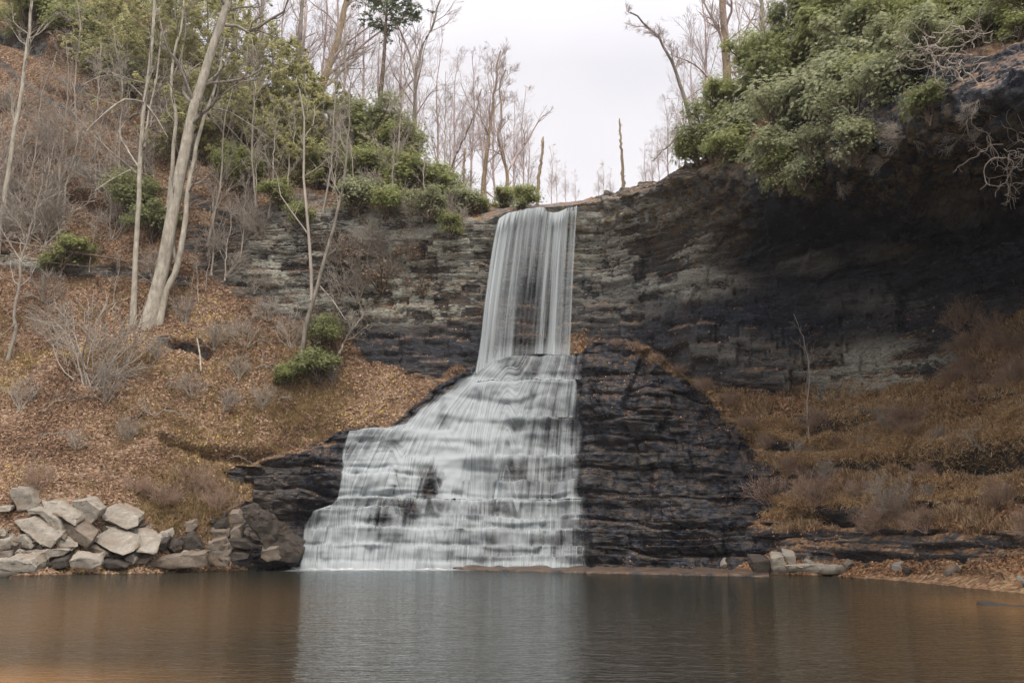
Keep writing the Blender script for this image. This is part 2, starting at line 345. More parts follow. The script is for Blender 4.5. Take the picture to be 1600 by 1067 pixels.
FA = gfaces(nr_, nc_)
# face winding towards camera
fr = rock.ravel()[FA].mean(1); fx = GPX.ravel()[FA].mean(1); ft = GTT.ravel()[FA].mean(1); fp = GPY.ravel()[FA].mean(1)
def submesh(name, mask, mat):
    f = FA[mask]; u, inv = np.unique(f, return_inverse=True); f2 = inv.reshape(f.shape)
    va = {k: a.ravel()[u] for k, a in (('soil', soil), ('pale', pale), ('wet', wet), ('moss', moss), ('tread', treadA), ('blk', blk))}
    return mesh(name, V.reshape(-1, 3)[u], f2, mat, True, vattr=va)
left = fx < 800
isbank = (fx > 905) & (ft < 4.0)
iscliff = (ft >= 3.85) & (ft < 6.35) & (fx > 290) & ~isbank | ((fx > 905) & (ft >= 4.0) & (ft < 7.3))
plate = (fx > 760) & ~isbank & ~iscliff & (ft > 4)
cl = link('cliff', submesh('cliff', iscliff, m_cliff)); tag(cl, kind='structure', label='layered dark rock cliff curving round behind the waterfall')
hl = link('hillside', submesh('hillside', ~iscliff & ~isbank & ~plate, m_hill)); tag(hl, kind='structure', label='steep hillside covered in brown fallen leaves left of the waterfall')
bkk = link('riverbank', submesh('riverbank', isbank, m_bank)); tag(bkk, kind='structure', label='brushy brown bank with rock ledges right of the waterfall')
pt = link('plateau', submesh('plateau', plate, m_hill)); tag(pt, kind='structure', label='flat ground on top of the cliff')

# ================================================================== CASCADE ROCK (the stepped rock under the lower falls)
#      px     below water,  base,      a          b          c        top(py,Y)   
CC = [
 (352,  (920,52.0), (885,52.8), (868,53.2), (850,53.6), (835,54.0), (820,54.4)),
 (372,  (920,52.2), (885,53.0), (850,53.8), (820,54.6), (790,55.6), (760,56.4)),
 (395,  (920,52.4), (885,53.3), (850,54.0), (800,55.2), (760,56.0), (722,57.0)),
 (440,  (920,52.9), (885,53.9), (850,54.5), (800,55.5), (750,56.6), (712,57.6)),
 (470,  (920,53.2), (885,54.2), (845,54.8), (798,55.6), (750,56.9), (700,58.0)),
 (500,  (920,53.4), (885,54.5), (840,55.0), (795,55.8), (740,57.1), (690,58.4)),
 (535,  (920,53.6), (885,54.7), (830,55.3), (785,56.3), (730,57.4), (672,58.8)),
 (600,  (920,53.8), (885,54.9), (828,55.5), (780,56.6), (725,57.8), (668,59.4)),
 (640,  (920,53.8), (885,54.9), (826,55.6), (780,56.8), (715,58.2), (640,60.3)),
 (690,  (920,53.8), (885,54.9), (826,55.6), (780,56.9), (690,58.7), (598,61.0)),
 (745,  (920,53.8), (885,54.9), (826,55.6), (780,57.0), (670,59.0), (572,61.6)),
 (785,  (920,53.8), (885,54.9), (826,55.5), (780,56.9), (660,59.0), (555,61.8)),
 (850,  (920,53.6), (885,54.7), (826,55.4), (780,56.7), (660,58.8), (549,61.7)),
 (905,  (920,53.4), (885,54.5), (826,55.2), (780,56.4), (660,58.5), (550,61.5)),
 (925,  (920,53.2), (885,54.3), (826,55.0), (780,56.2), (660,58.0), (534,61.4)),
 (965,  (920,52.8), (885,53.9), (826,54.5), (780,55.6), (660,57.3), (533,61.0)),
 (1000, (920,52.4), (886,53.4), (826,54.0), (780,55.0), (665,56.8), (542,60.6)),
 (1045, (920,51.7), (886,52.6), (830,53.3), (785,54.2), (692,56.2), (568,60.0)),
 (1100, (920,50.8), (887,51.7), (840,52.3), (795,53.2), (710,55.2), (603,58.8)),
 (1170, (920,49.6), (888,50.5), (848,51.2), (813,52.0), (740,53.6), (662,56.5)),
 (1230, (920,48.4), (889,49.2), (862,49.8), (835,50.4), (782,51.6), (730,53.8)),
 (1290, (920,47.0), (890,47.7), (872,48.0), (855,48.6), (830,49.5), (795,50.9)),
]
cpx = np.linspace(352, 1290, 760)
CPY, CY, CT = grid(CC, cpx, [8, 70, 60, 110, 130])
CPX = np.broadcast_to(cpx, CPY.shape).copy()
CV = P(CPX, CPY, CY)
bk = []
for dd, rr in ((.3, .12), (.9, .2), (2.5, .1), (5, -.6)):
    b = CV[-1].copy(); b[:, 1] += dd; b[:, 2] += rr; bk.append(b)
CV = np.concatenate([CV, np.stack(bk)]); nb2 = 4
e2 = lambda a: np.concatenate([a, np.repeat(a[-1:], nb2, 0)])
CPX, CPY = e2(CPX), e2(CPY)
cn = gnormals(CV); fl = np.sign(-(cn * (CV - np.array([0, 0, EYE]))).sum(-1, keepdims=True)); cn = cn * np.where(fl == 0, 1, fl); cn[-nb2:] = (0, 0, 1)
ch = cn.copy(); ch[..., 2] *= .15; ch /= np.linalg.norm(ch, axis=-1, keepdims=True) + 1e-9
wob = 5 * fbm(CV * np.array([.25, .25, .05]), 3, 70)
# the named ledges: each is a step in depth at its own height, wandering a little
led = np.zeros_like(CPY)
for (x0, x1, yy, a, sl) in ((460, 1180, 780, .55, 0), (470, 640, 797, .5, 0), (530, 1100, 826, .32, .0), (600, 1150, 812, .18, 0.0), (460, 1150, 852, .22, 0), (740, 1150, 597, .6, 0), (530, 700, 673, .35, 0), (860, 1200, 655, .5, .02),
                    (530, 610, 710, .35, 0), (540, 680, 745, .3, 0), (640, 1000, 712, .28, -.02), (760, 960, 672, .35, -.01), (370, 520, 782, .7, 0), (380, 530, 742, .6, 0), (1000, 1260, 842, .5, 0), (760, 1060, 866, .2, 0)):
    line = yy + sl * (CPX - (x0 + x1) / 2) + wob
    wx = sstep(x0 - 15, x0 + 15, CPX) * (1 - sstep(x1 - 15, x1 + 15, CPX))
    dd = line - CPY            # >0 above the ledge: set back ; bulge just below
    led += wx * a * (np.exp(-np.clip(-dd, 0, None) / 16) * (dd < 0) - .55 * np.exp(-np.clip(dd, 0, None) / 16) * (dd >= 0))
thin = sstep(-.2, .4, fbm(CV * .3, 3, 38)); cd_ = strata(CV, 1.5, 30, blockw=3.0, warp=.3, groove=.5) * .55 + strata(CV, .8, 31, blockw=2.0, warp=.3) * .24; cblk = strata.last; cd_ = cd_ + strata(CV, .37, 32, blockw=1.3, warp=.45) * (.03 + .12 * thin); cblk = .5 * cblk + .5 * strata.last; cd_ = cd_ + fbm(CV * 2.2, 4, 39) * .10 + np.abs(fbm(CV * np.array([.9, .9, 1.6]), 3, 37)) * .2 + fbm(CV * np.array([.45, .45, .25]), 4, 35) * .85 + led
cd_ += .5 * ell(CPX, CPY, 676, 757, 24, 34, .5) + .5 * ell(CPX, CPY, 960, 620, 50, 60, .5) - .6 * seg(CPX, CPY, 985, 640, 1010, 560, 9)
ce = np.ones_like(CPY); ce[-nb2:] = .25; ce[0:3] = .3
CV2 = CV + ch * (cd_ * ce)[..., None]
cwet = np.clip(1.0 - .55 * ell(CPX, CPY, 400, 780, 60, 90, .5), 0, 1)
csoil = np.clip(.55 * seg(CPX, CPY, 1000, 545, 1130, 625, 9) + .8 * seg(CPX, CPY, 1130, 625, 1290, 800, 17, .9) + .5 * seg(CPX, CPY, 380, 725, 520, 690, 6), 0, 1)
cpale = np.clip(.22 * ell(CPX, CPY, 1010, 760, 130, 120, .5), 0, 1)
CF = gfaces(*CV2.shape[:2])
cr_ = link('cascade_rock', mesh('cascade_rock', CV2.reshape(-1, 3), CF, m_bank, True, vattr={'soil': csoil.ravel(), 'pale': cpale.ravel(), 'wet': cwet.ravel(), 'blk': cblk.ravel(), 'moss': 0 * csoil.ravel() + .25, 'tread': 0 * csoil.ravel() + .18}))
tag(cr_, kind='structure', label='black stepped rock ledges under and beside the lower cascade')

# low reddish shelf just above the water in front of the falls
sp_ = np.linspace(640, 1200, 300); fr_y = np.interp(sp_, [640, 700, 760, 900, 1050, 1200], [886, 889, 892, 895, 898, 901]); rws = []
for k, (f_, z_) in enumerate(((0, -.3), (0, .0), (.03, .07), (.2, .10), (.6, .12), (1, .16))):
    a0 = P(sp_, fr_y, 50); a0 = np.array([0, 0, EYE]) + (a0 - np.array([0, 0, EYE])) * (-EYE / (a0[:, 2:3] - EYE)); a0[:, 1] += .25 * vn(np.stack([sp_ / 9, 0 * sp_, 0 * sp_], -1), 71)
    b0 = P(sp_, 885 + 0 * sp_, np.interp(sp_, [640, 905, 1000, 1100, 1200], [54.9, 54.5, 53.4, 51.7, 49.9])); q_ = a0 * (1 - f_) + b0 * f_; q_[:, 2] = z_ * (1 + .5 * vn(np.stack([sp_ / 12, 0 * sp_ + k, 0 * sp_], -1), 72)); rws.append(q_)
sv = np.stack(rws); o1 = np.ones(sv.shape[:2]).ravel()
tag(link('rock_shelf', mesh('rock_shelf', sv.reshape(-1, 3), gfaces(6, 300), m_bank, True, vattr={'soil': o1 * .33, 'pale': o1 * .05, 'wet': o1 * .75, 'moss': o1 * 0, 'tread': o1 * .5, 'blk': o1 * .6})), kind='structure', label='low reddish rock shelf at the water line in front of the falls')
# ================================================================== lookup: pixel direction -> place on the ground
class Map:
    def __init__(s, V, b=4):
        s.b = b; px, py = proj(V.reshape(-1, 3)); s.w, s.h = 700, 420
        i = ((px + 400) / b).astype(int); j = ((py + 300) / b).astype(int)
        ok = (i >= 0) & (i < s.w) & (j >= 0) & (j < s.h); s.d = np.full((s.h, s.w), np.nan)
        o = np.argsort(-V.reshape(-1, 3)[ok, 1]); s.d[j[ok][o], i[ok][o]] = V.reshape(-1, 3)[ok, 1][o]
    def Y(s, px, py):
        i = int((px + 400) / s.b); j = int((py + 300) / s.b)
        for r in range(0, 12):
            a = s.d[max(0, j-r):j+r+1, max(0, i-r):i+r+1]
            if a.size and np.isfinite(a).any(): return float(np.nanmedian(a))
        return 60.
ground = Map(V[:-nb]); mound = Map(CV2[:-nb2])
def on(px, py, lift=0, m=None):
    p = P(px, py, (m or ground).Y(px, py)); return np.array([p[0], p[1], p[2] + lift])

# ================================================================== POOL
m = M('pool_water')
a1 = m.noise(m.coord((.8, 1.6, 1)), .9, 4, .6, .6); a2 = m.noise(m.coord((1.6, 5.0, 1)), 1.5, 3, .6, .3)
hh = m.math('ADD', m.math('MULTIPLY', a1, .6), m.math('MULTIPLY', a2, .42))
nb_ = m.bump(hh, .7, .17)
fr_ = m.n('Fresnel', {'IOR': 1.33, 'Normal': nb_}).outputs[0]
gl = m.n('BsdfGlossy', {'Color': (.93, .97, 1, 1), 'Roughness': .07, 'Normal': nb_}).outputs[0]
body = m.mix(m.attr('shallow'), (.013, .014, .009), (.30, .15, .05))          # peaty water; sand shows through where it is shallow
di = m.n('BsdfDiffuse', {0: body}).outputs[0]
m_water = m.done(m.n('MixShader', {0: fr_, 1: di, 2: gl}).outputs[0])
wx, wy = np.meshgrid(np.linspace(-80, 70, 151), np.linspace(-12, 62, 149)); wn = .5 * fbm(np.stack([wx * .25, wy * .25, 0 * wx], -1), 3, 77)
sh_ = np.exp(-(((wx + 7.2) / 2.6) ** 2 + ((wy - 11.3) / 1.6) ** 2)) + .75 * np.exp(-(((wx - 14) / 3.4) ** 2 + ((wy - 22) / 6.) ** 2)) + .30 * np.exp(-(((wx + 12) / 8) ** 2 + ((wy - 20) / 14.) ** 2)) + .10 * np.exp(-(((wx - 8) / 5) ** 2 + ((wy - 14) / 8.) ** 2))
sh_ = np.clip(sh_ + wn * .25 * sh_, 0, 1)
pool = link('water', mesh('water', np.stack([wx, wy, 0 * wx], -1).reshape(-1, 3), gfaces(149, 151), m_water, True, vattr={'shallow': sh_.ravel()})); tag(pool, kind='structure', label='dark brown rippled plunge pool below the waterfall')

# ================================================================== WATERFALL
def mat_fall(name, fine, soft, seed, lo, hi, base=(.50, .54, .55)):
    m = M(name); uv = m.n('TexCoord').outputs['UV']; dn = m.attr('flow')
    v1 = m.n('Mapping', {'Vector': uv, 'Scale': (fine, 1.1, 1), 'Location': (seed, seed * .7, 0)}).outputs[0]
    v2 = m.n('Mapping', {'Vector': uv, 'Scale': (soft, .7, 1), 'Location': (seed + 4, 0, 0)}).outputs[0]
    a = m.noise(v1, 1, 3, .6, .3); b = m.noise(v2, 1, 3, .55, .3)
    s = m.math('ADD', m.math('MULTIPLY', a, .40), m.math('MULTIPLY', b, .90))          # about .65 mean
    s = m.math('ADD', s, m.math('SUBTRACT', dn, .5))
    al = m.n('MapRange', {0: s, 1: lo, 2: hi, 3: 0., 4: 1.}, interpolation_type='SMOOTHSTEP').outputs[0]
    al = m.math('MULTIPLY', al, m.rng(dn, .02, .15), clamp=True)
    gn_ = m.n('NewGeometry').outputs['Normal']; vm = m.n('VectorMath', operation='MULTIPLY'); m.t.links.new(gn_, vm.inputs[0]); vm.inputs[1].default_value = (.6, .6, .6); va_ = m.n('VectorMath', operation='ADD'); m.t.links.new(vm.outputs[0], va_.inputs[0]); va_.inputs[1].default_value = (.03, -.42, .22); vn_ = m.n('VectorMath', operation='NORMALIZE'); m.t.links.new(va_.outputs[0], vn_.inputs[0])
    d_ = m.n('BsdfDiffuse', {0: (*base, 1), 'Normal': vn_.outputs[0]}).outputs[0]; tl = m.n('BsdfTranslucent', {0: (*base, 1)}).outputs[0]
    sh = m.n('MixShader', {0: .35, 1: d_, 2: tl}).outputs[0]
    return m.done(m.n('MixShader', {0: al, 1: m.n('BsdfTransparent').outputs[0], 2: sh}).outputs[0])
fall = thing('waterfall', 'tall white waterfall dropping over the cliff and fanning down dark stepped rock into the pool', 'waterfall', P(700, 885, 54.5))
FL = np.array(fall.location)
# free fall: three curtains
def curtain(name, yoff, mat, seed, dens=0.):
    nu, nv = 260, 150; u = np.linspace(0, 1, nu)[None, :] + np.zeros((nv, 1)); v = np.linspace(0, 1, nv)[:, None] + np.zeros((1, nu))
    lipx = 778 + 127 * u
    lipy = pchip([0, .12, .35, .55, .62, .7, .85, 1], [343, 334, 327, 324, 331, 333, 326, 321], u.ravel()).reshape(u.shape)
    botx = 741 + 148 * u; boty = pchip([0, .2, .4, .7, 1], [585, 566, 556, 553, 556], u.ravel()).reshape(u.shape)
    ease = v ** .75
    px = lipx + (botx - lipx) * (ease * (1 - .25 * u)); py = lipy + (boty - lipy) * v
    Y = 62.25 - 1.0 * np.sqrt(v) * (1 - .3 * u) + yoff
    p = P(px, py, Y)
    top = P(lipx[0], lipy[0] - 1.0, np.full(nu, 63.6)); p = np.concatenate([top[None], p])       # the stream before it tips over
    u = np.concatenate([u[:1], u]); v = np.concatenate([v[:1] - .05, v])
    p[..., 1] -= .12 * vn(np.stack([u * 14, v * 1.2, 0 * u + seed], -1), seed)
    fl = .5 + dens + .16 * sstep(.35, 0, u) * (1 - .2 * v) - .20 * np.exp(-((u - .52) / .16) ** 2) * sstep(.1, .6, v) + .14 * np.exp(-((u - .78) / .05) ** 2) + .06 * np.exp(-((u - .66) / .04) ** 2) \
         - .1 * np.exp(-((u - .90) / .04) ** 2) + .25 * sstep(.12, 0, v) * (1 - np.exp(-((u - .62) / .02) ** 2)) + .12 * sstep(.88, 1, v)
    fl *= sstep(0, .03, u + .012 * vn(np.stack([v * 4, v, v], -1), 5)) * sstep(1.0, .97, u)
    o = link(name, mesh(name, p.reshape(-1, 3) - FL, gfaces(nv + 1, nu), mat, True, vattr={'flow': fl.ravel()}, uv=np.stack([u, v], -1).reshape(-1, 2)), fall)
    return o
curtain('falling_curtain', 0, mat_fall('falling_water', 80, 20, 1.3, .36, 1.05), 3, -.03)
curtain('falling_curtain', .35, mat_fall('falling_water_back', 50, 14, 7.7, .45, 1.05, (.5, .55, .57)), 4, -.02)
curtain('falling_curtain', -.3, mat_fall('falling_water_threads', 150, 30, 12.1, .66, .98), 5, -.05)
# lower cascade: follows the rock steps
def leftedge(py):
    return np.interp(py, [540, 560, 575, 600, 640, 660, 676, 700, 720, 780, 790, 802, 820, 900], [790, 757, 742, 695, 640, 612, 541, 533, 531, 526, 515, 490, 477, 466])
def stream_left(py): return np.interp(py, [540, 570, 600, 640, 680, 740, 800, 900], [780, 745, 695, 635, 590, 540, 500, 466])
def cascade(name, off, mat, seed, dens=0., smooth=3):
    sel = (cpx > 455) & (cpx < 935); r0 = 3
    C = CV2[r0:, sel].copy(); px = CPX[r0:, sel]; py = CPY[r0:, sel]; n = ch[r0:, sel]
    K = smooth
    for _ in range(K):
        C[1:-1, 1:-1] = (C[:-2, 1:-1] + C[2:, 1:-1] + C[1:-1, :-2] + C[1:-1, 2:] + C[1:-1, 1:-1] * 2) / 6
    C = C + n * off; C[..., 2] += .03
    ax, ay = proj(C)
    rnd = fbm(C * np.array([.8, .8, .8]), 3, 90); le = leftedge(py + 3 * rnd) + 5 * rnd; re = 919 + 5 * rnd + 9 * np.clip(vn(np.stack([px * 0, py / 14., py * 0], -1), 64), 0, 1) + 7 * sstep(760, 880, py)
    soft = np.interp(py, [560, 600, 665, 675, 900], [22, 40, 45, 5, 4])
    inside = sstep(le - 1, le + soft, px) * sstep(re + 8, re - 26, px)
    gn = gnormals(C); gz = np.abs(gn[..., 2])
    # hanging off ledges: steeper and above-ledge foam
    fl = .555 + dens + .05 * ell(px, py, 720, 700, 130, 120, .7) + .11 * fbm(C * np.array([.8, .8, .4]), 3, 91) + .08 * fbm(C * np.array([2.6, 2.6, .3]), 2, 92) 
    for (x, y, rx, ry, a) in ((675, 756, 16, 23, -.46), (664, 772, 16, 10, -.2), (812, 742, 30, 26, -.12), (880, 742, 14, 26, -.08), (610, 690, 20, 12, -.1), (600, 789, 50, 9, -.22), (660, 796, 36, 14, -.15), (760, 793, 45, 12, -.2), (830, 577, 30, 18, -.13), (800, 580, 14, 20, -.12), (878, 577, 20, 18, -.10),
                              (692, 650, 10, 22, -.16), (560, 705, 22, 14, -.1), (840, 615, 60, 8, .1), (655, 620, 50, 50, .16), (760, 640, 60, 60, .10), (700, 700, 70, 30, .14), (600, 740, 50, 45, .12), (720, 760, 40, 40, .2), (690, 850, 90, 30, .12), (560, 860, 90, 22, .10), (640, 805, 14, 20, -.3),
                              (885, 850, 40, 40, -.12), (790, 850, 60, 20, -.06), (835, 672, 60, 18, -.10), (870, 690, 40, 10, -.1), (740, 590, 40, 20, .15), (600, 820, 20, 20, -.2), (620, 770, 40, 8, .1), (860, 745, 60, 40, -.05), (905, 700, 14, 200, -.07)):
        fl = fl + a * ell(px, py, x, y, rx, ry, .35 if a < -.5 else .7)
    wob2 = wob[r0:, sel]; yy_ = py - wob2; bn = np.zeros_like(px); fan = np.zeros_like(px); foam = np.zeros_like(px)
    for q, (x0, x1, ly, am) in enumerate(((760, 920, 597, 1.), (530, 700, 673, .9), (740, 920, 655, .5), (530, 620, 690, .5), (640, 920, 712, .7), (540, 680, 745, .5), (700, 920, 752, .35), (460, 920, 780, 1.), (470, 640, 797, .9), (620, 920, 806, .5), (470, 920, 827, .9), (500, 920, 852, .5), (740, 920, 868, .4), (745, 800, 572, .5))):
        wx_ = sstep(x0 - 12, x0 + 12, px) * (1 - sstep(x1 - 12, x1 + 12, px)); dy_ = yy_ - ly - 3 * vn(np.stack([px / 17., px * 0, px * 0 + q], -1), 60)
        foam += am * wx_ * (np.exp(-np.clip(dy_, 0, None) / 7) * (dy_ > 0) + np.exp(-np.clip(-dy_, 0, None) / 2.5) * (dy_ <= 0)) - .30 * am * wx_ * np.exp(-((dy_ - 17) / 7) ** 2)
        bn += (dy_ > 0) * wx_ * .37; fan = fan + wx_ * (dy_ > 0) * np.clip(dy_ / 45, 0, 1) * vn(np.stack([px / 14., px * 0 + q * 3.3, px * 0], -1), 63) * .5
    fl = fl + .01 + .28 * foam * (.6 + .8 * fbm(C * np.array([.9, .9, .1]), 3, 97)) + .20 * sstep(872, 883, py)
    fl = np.clip(fl, 0, 1.2) * inside
    sl = stream_left(ay); uu = (ax - sl) / (917 - sl) * .55 + (ax - 465) / 450 * .45
    uu = uu + .0015 * rnd + bn * .21 + fan * .0022
    keep = (fl.ravel()[gfaces(*fl.shape)].max(1) > .01) & (py.ravel()[gfaces(*fl.shape)].min(1) > 548)
    f = gfaces(*fl.shape)[keep]; u_, inv = np.unique(f, return_inverse=True)
    vv = (900 - py) / 350
    o = link(name, mesh(name, C.reshape(-1, 3)[u_] - FL, inv.reshape(f.shape), mat, True, vattr={'flow': fl.ravel()[u_]}, uv=np.stack([uu, vv], -1).reshape(-1, 2)[u_]), fall)
    return o
cascade('cascade_sheet', .16, mat_fall('cascade_water', 130, 40, 3.1, .28, 1.06), 6, .0, 14)
cascade('cascade_sheet', .26, mat_fall('cascade_water_threads', 300, 75, 9.4, .56, 1.0), 7, -.02, 22)
# foam where it meets the pool
m = M('foam'); c_ = m.noise(m.coord((1.2, 3, 1)), 2, 5, .7); fa = m.math('MULTIPLY', m.rng(c_, .40, .6), m.attr('flow'), clamp=True)
m_foam = m.done(m.n('MixShader', {0: fa, 1: m.n('BsdfTransparent').outputs[0], 2: m.bsdf((.78, .8, .8), .8, .2)}).outputs[0])
fu = np.linspace(0, 1, 200); base = CV2[8][(cpx > 455) & (cpx < 935)]; base = base[np.linspace(0, len(base) - 1, 200).astype(int)]
rows = []
for k, dd in enumerate((1.4, .3, -.5, -1.8, -4.0)):
    b = base.copy(); b[:, 1] += dd + .3 * vn(np.stack([fu * 15, fu * 0 + k, fu], -1), 8) ; b[:, 2] = (.22, .13, .03, .012, .012)[k] * (1 + .5 * vn(np.stack([fu * 40, fu * 0, fu], -1), 9)); rows.append(b)
fv = np.stack(rows); ff = np.array([1, 1, .85, .45, 0])[:, None] * (sstep(0, .03, fu) * sstep(1, .97, fu))[None]
link('foam', mesh('foam', fv.reshape(-1, 3) - FL, gfaces(5, 200), m_foam, True, vattr={'flow': ff.ravel()}), fall)
# ================================================================== PLANTS: shared builders
rng = np.random.default_rng(7)
def nz_(v): return v / (np.linalg.norm(v, axis=-1, keepdims=True) + 1e-9)
def tubes(paths, radii, sides):
    """paths (M,N,3), radii (M,N) -> verts, quad faces"""
    Mn, Nn = radii.shape; t = nz_(np.gradient(paths, axis=1))
    ref = np.where(np.abs(t[..., 2:3]) < .9, np.array([0, 0, 1.]), np.array([1., 0, 0])); s = nz_(np.cross(t, ref)); b = np.cross(s, t)
    a = np.arange(sides) * 2 * math.pi / sides
    v = paths[:, :, None] + radii[:, :, None, None] * (np.cos(a)[None, None, :, None] * s[:, :, None] + np.sin(a)[None, None, :, None] * b[:, :, None])
    base = (np.arange(Mn) * Nn * sides)[:, None, None]; i = (np.arange(Nn - 1) * sides)[None, :, None]; k = np.arange(sides)[None, None, :]
    A = base + i + k; B = base + i + (k + 1) % sides
    return v.reshape(-1, 3), np.stack([A, B, B + sides, A + sides], -1).reshape(-1, 4)
def merge(parts):
    V_, F_, o = [], [], 0
    for v, f in parts: V_.append(v); F_.append(f + o); o += len(v)
    return np.concatenate(V_), np.concatenate(F_)
def grow(r, par, rad, n, t0, t1, lf, ang, wob, up, Nn, rf=.55, tip=.25, lmin=.3):
    """n children on each parent path"""
    Mn, Np = rad.shape; t = r.uniform(t0, t1, (Mn, n)); k = np.minimum((t * (Np - 1)).astype(int), Np - 2); f = t * (Np - 1) - k
    m = np.arange(Mn)[:, None]; p0 = par[m, k] * (1 - f)[..., None] + par[m, k + 1] * f[..., None]; tg = nz_(par[m, k + 1] - par[m, k])
    r0 = (rad[m, k] * (1 - f) + rad[m, k + 1] * f) * rf
    plen = np.linalg.norm(np.diff(par, axis=1), axis=-1).sum(1)[:, None]
    ln = np.maximum(plen * lf * (1.15 - t * .75) * r.uniform(.55, 1.15, (Mn, n)), lmin)
    rv = nz_(np.cross(tg, r.normal(size=tg.shape))); a = ang * r.uniform(.7, 1.25, (Mn, n))
    d = tg * np.cos(a)[..., None] + rv * np.sin(a)[..., None]
    d = d.reshape(-1, 3); p0 = p0.reshape(-1, 3); ln = ln.ravel(); r0 = r0.ravel(); pts = [p0]; st = ln / (Nn - 1)
    for _ in range(Nn - 1):
        d = nz_(d + r.normal(size=d.shape) * wob + np.array([0, 0, up])); pts.append(pts[-1] + d * st[:, None])
    return np.stack(pts, 1), r0[:, None] * np.linspace(1, tip, Nn)[None]
def path_resample(p, n):
    p = np.asarray(p, float); d = np.concatenate([[0], np.cumsum(np.linalg.norm(np.diff(p, axis=0), axis=1))]); q = np.linspace(0, d[-1], n)
    return np.stack([pchip(d, p[:, i], q) for i in range(3)], 1)
def quads(c, d, n, ln, wd, droop=0.):
    """leaf-shaped quads: centre base c, direction d, side from n"""
    s = nz_(np.cross(d, n)); ln = np.asarray(ln)[..., None]; wd = np.asarray(wd)[..., None]
    mid = c + d * ln * .5
    v = np.stack([c, mid + s * wd * .5, c + d * ln - np.array([0, 0, 1.]) * droop * ln, mid - s * wd * .5], -2).reshape(-1, 3)
    return v, np.arange(len(v)).reshape(-1, 4)
# ------------------------------------------------------------------ bare trees
def bare_tree(name, label, cat, path, r0, r1, bark, group=None, seed=0, n=(14, 6, 4), t0=.35, lf=(.33, .4, .45), ang=.75, up=.10, twig=None, wob=.2, rf=.45, minr=.009, extra=()):
    r = np.random.default_rng(seed); p = np.asarray(path, float); b = p[0].copy(); p = p - b
    p[0, 2] -= .5
    tr = path_resample(p, 22); tr[1:-1] += r.normal(size=(20, 3)) * .03 * np.linspace(.4, 1, 20)[:, None] * 1.5
    rad = np.linspace(r0, r1, 22); rad[0] *= 1.35; rad[1] *= 1.12
    T = thing(name, label, cat, b, group)
    v, f = tubes(tr[None], rad[None], 10)
    link('trunk', mesh('trunk', v, f, bark, True), T)
    parts = []; A, ra = grow(r, tr[None], rad[None], n[0], t0, .98, lf[0], ang, wob, up, 8, rf)
    ex = [(path_resample(np.asarray(q, float) - b, 8), np.linspace(a0, a1, 8)) for q, a0, a1 in extra]
    if ex: A = np.concatenate([A, np.stack([e[0] for e in ex])]); ra = np.concatenate([ra, np.stack([e[1] for e in ex])])
    ra = np.maximum(ra, minr * 1.2); parts.append(tubes(A, ra, 5)); cur, cr2 = A, ra
    for q in range(1, len(n)):
        cur, cr2 = grow(r, cur, cr2, n[q], .2, 1., lf[q], .65, wob * 1.1, up * .8, 5 if q == 1 else 4, .6)
        cr2 = np.maximum(cr2, minr); parts.append(tubes(cur, cr2, 3))
    v, f = merge(parts); link('branches', mesh('branches', v, f, twig or bark, True), T)
    return T
def tree_copy(src, loc, rz, sc, label, group):
    o = src.copy(); COL.objects.link(o); o.location = loc; o.rotation_euler = (0, 0, rz); o.scale = (sc, sc, sc); o['label'] = label; o['group'] = group
    for c in src.children:
        d_ = c.copy(); COL.objects.link(d_); d_.parent = o
    return o
def pix(pts, Y0, Y1):
    k = np.linspace(0, 1, len(pts)); return [P(a, b, Y0 + (Y1 - Y0) * t_) for (a, b), t_ in zip(pts, k)]
# ------------------------------------------------------------------ rhododendrons
def rhodo_mesh(seed, mat, nwh=3200, leaf=.17, blobs=20, flat=.8):
    r = np.random.default_rng(seed)
    bc = nz_(r.normal(size=(blobs, 3))) * r.uniform(.2, .9, (blobs, 1)) * np.array([1, .8, flat]); br = r.uniform(.16, .42, blobs)
    k = r.integers(0, blobs, nwh); dr = nz_(r.normal(size=(nwh, 3))); dr[:, 2] = np.where(dr[:, 2] < -.3, -dr[:, 2] * .6, dr[:, 2]); dr = nz_(dr)
    c = bc[k] + dr * (br[k] * np.where(r.uniform(size=nwh) < .22, r.uniform(1.0, 1.9, nwh), r.uniform(.5, 1.1, nwh)))[:, None]
    out = np.linalg.norm(c / np.array([1, .8, flat]), axis=1); c = c[out < 1.3]; dr = dr[out < 1.3]; nwh = len(c)
    ax = nz_(dr + np.array([0, -.25, .6]) + r.normal(size=dr.shape) * .25); q = 8
    u = nz_(np.cross(ax, r.normal(size=ax.shape))); w_ = np.cross(ax, u); a = np.arange(q) * 2 * math.pi / q
    rad = np.cos(a)[None, :, None] * u[:, None] + np.sin(a)[None, :, None] * w_[:, None]
    d = nz_(rad + ax[:, None] * r.uniform(-.15, .45, (nwh, q, 1)) + r.normal(size=rad.shape) * .12)
    ln = leaf * r.uniform(.7, 1.15, (nwh, q)); cc = np.repeat(c[:, None], q, 1)
    v, f = quads(cc.reshape(-1, 3), d.reshape(-1, 3), np.repeat(ax[:, None], q, 1).reshape(-1, 3), ln.ravel(), ln.ravel() * .34, .2)
    base = r.uniform(.15, .85, nwh)[:, None] + r.normal(size=(nwh, q)) * .10
    return mesh('foliage', v, f, mat, fattr={'tone': np.clip(base.ravel(), 0, 1)}), bc
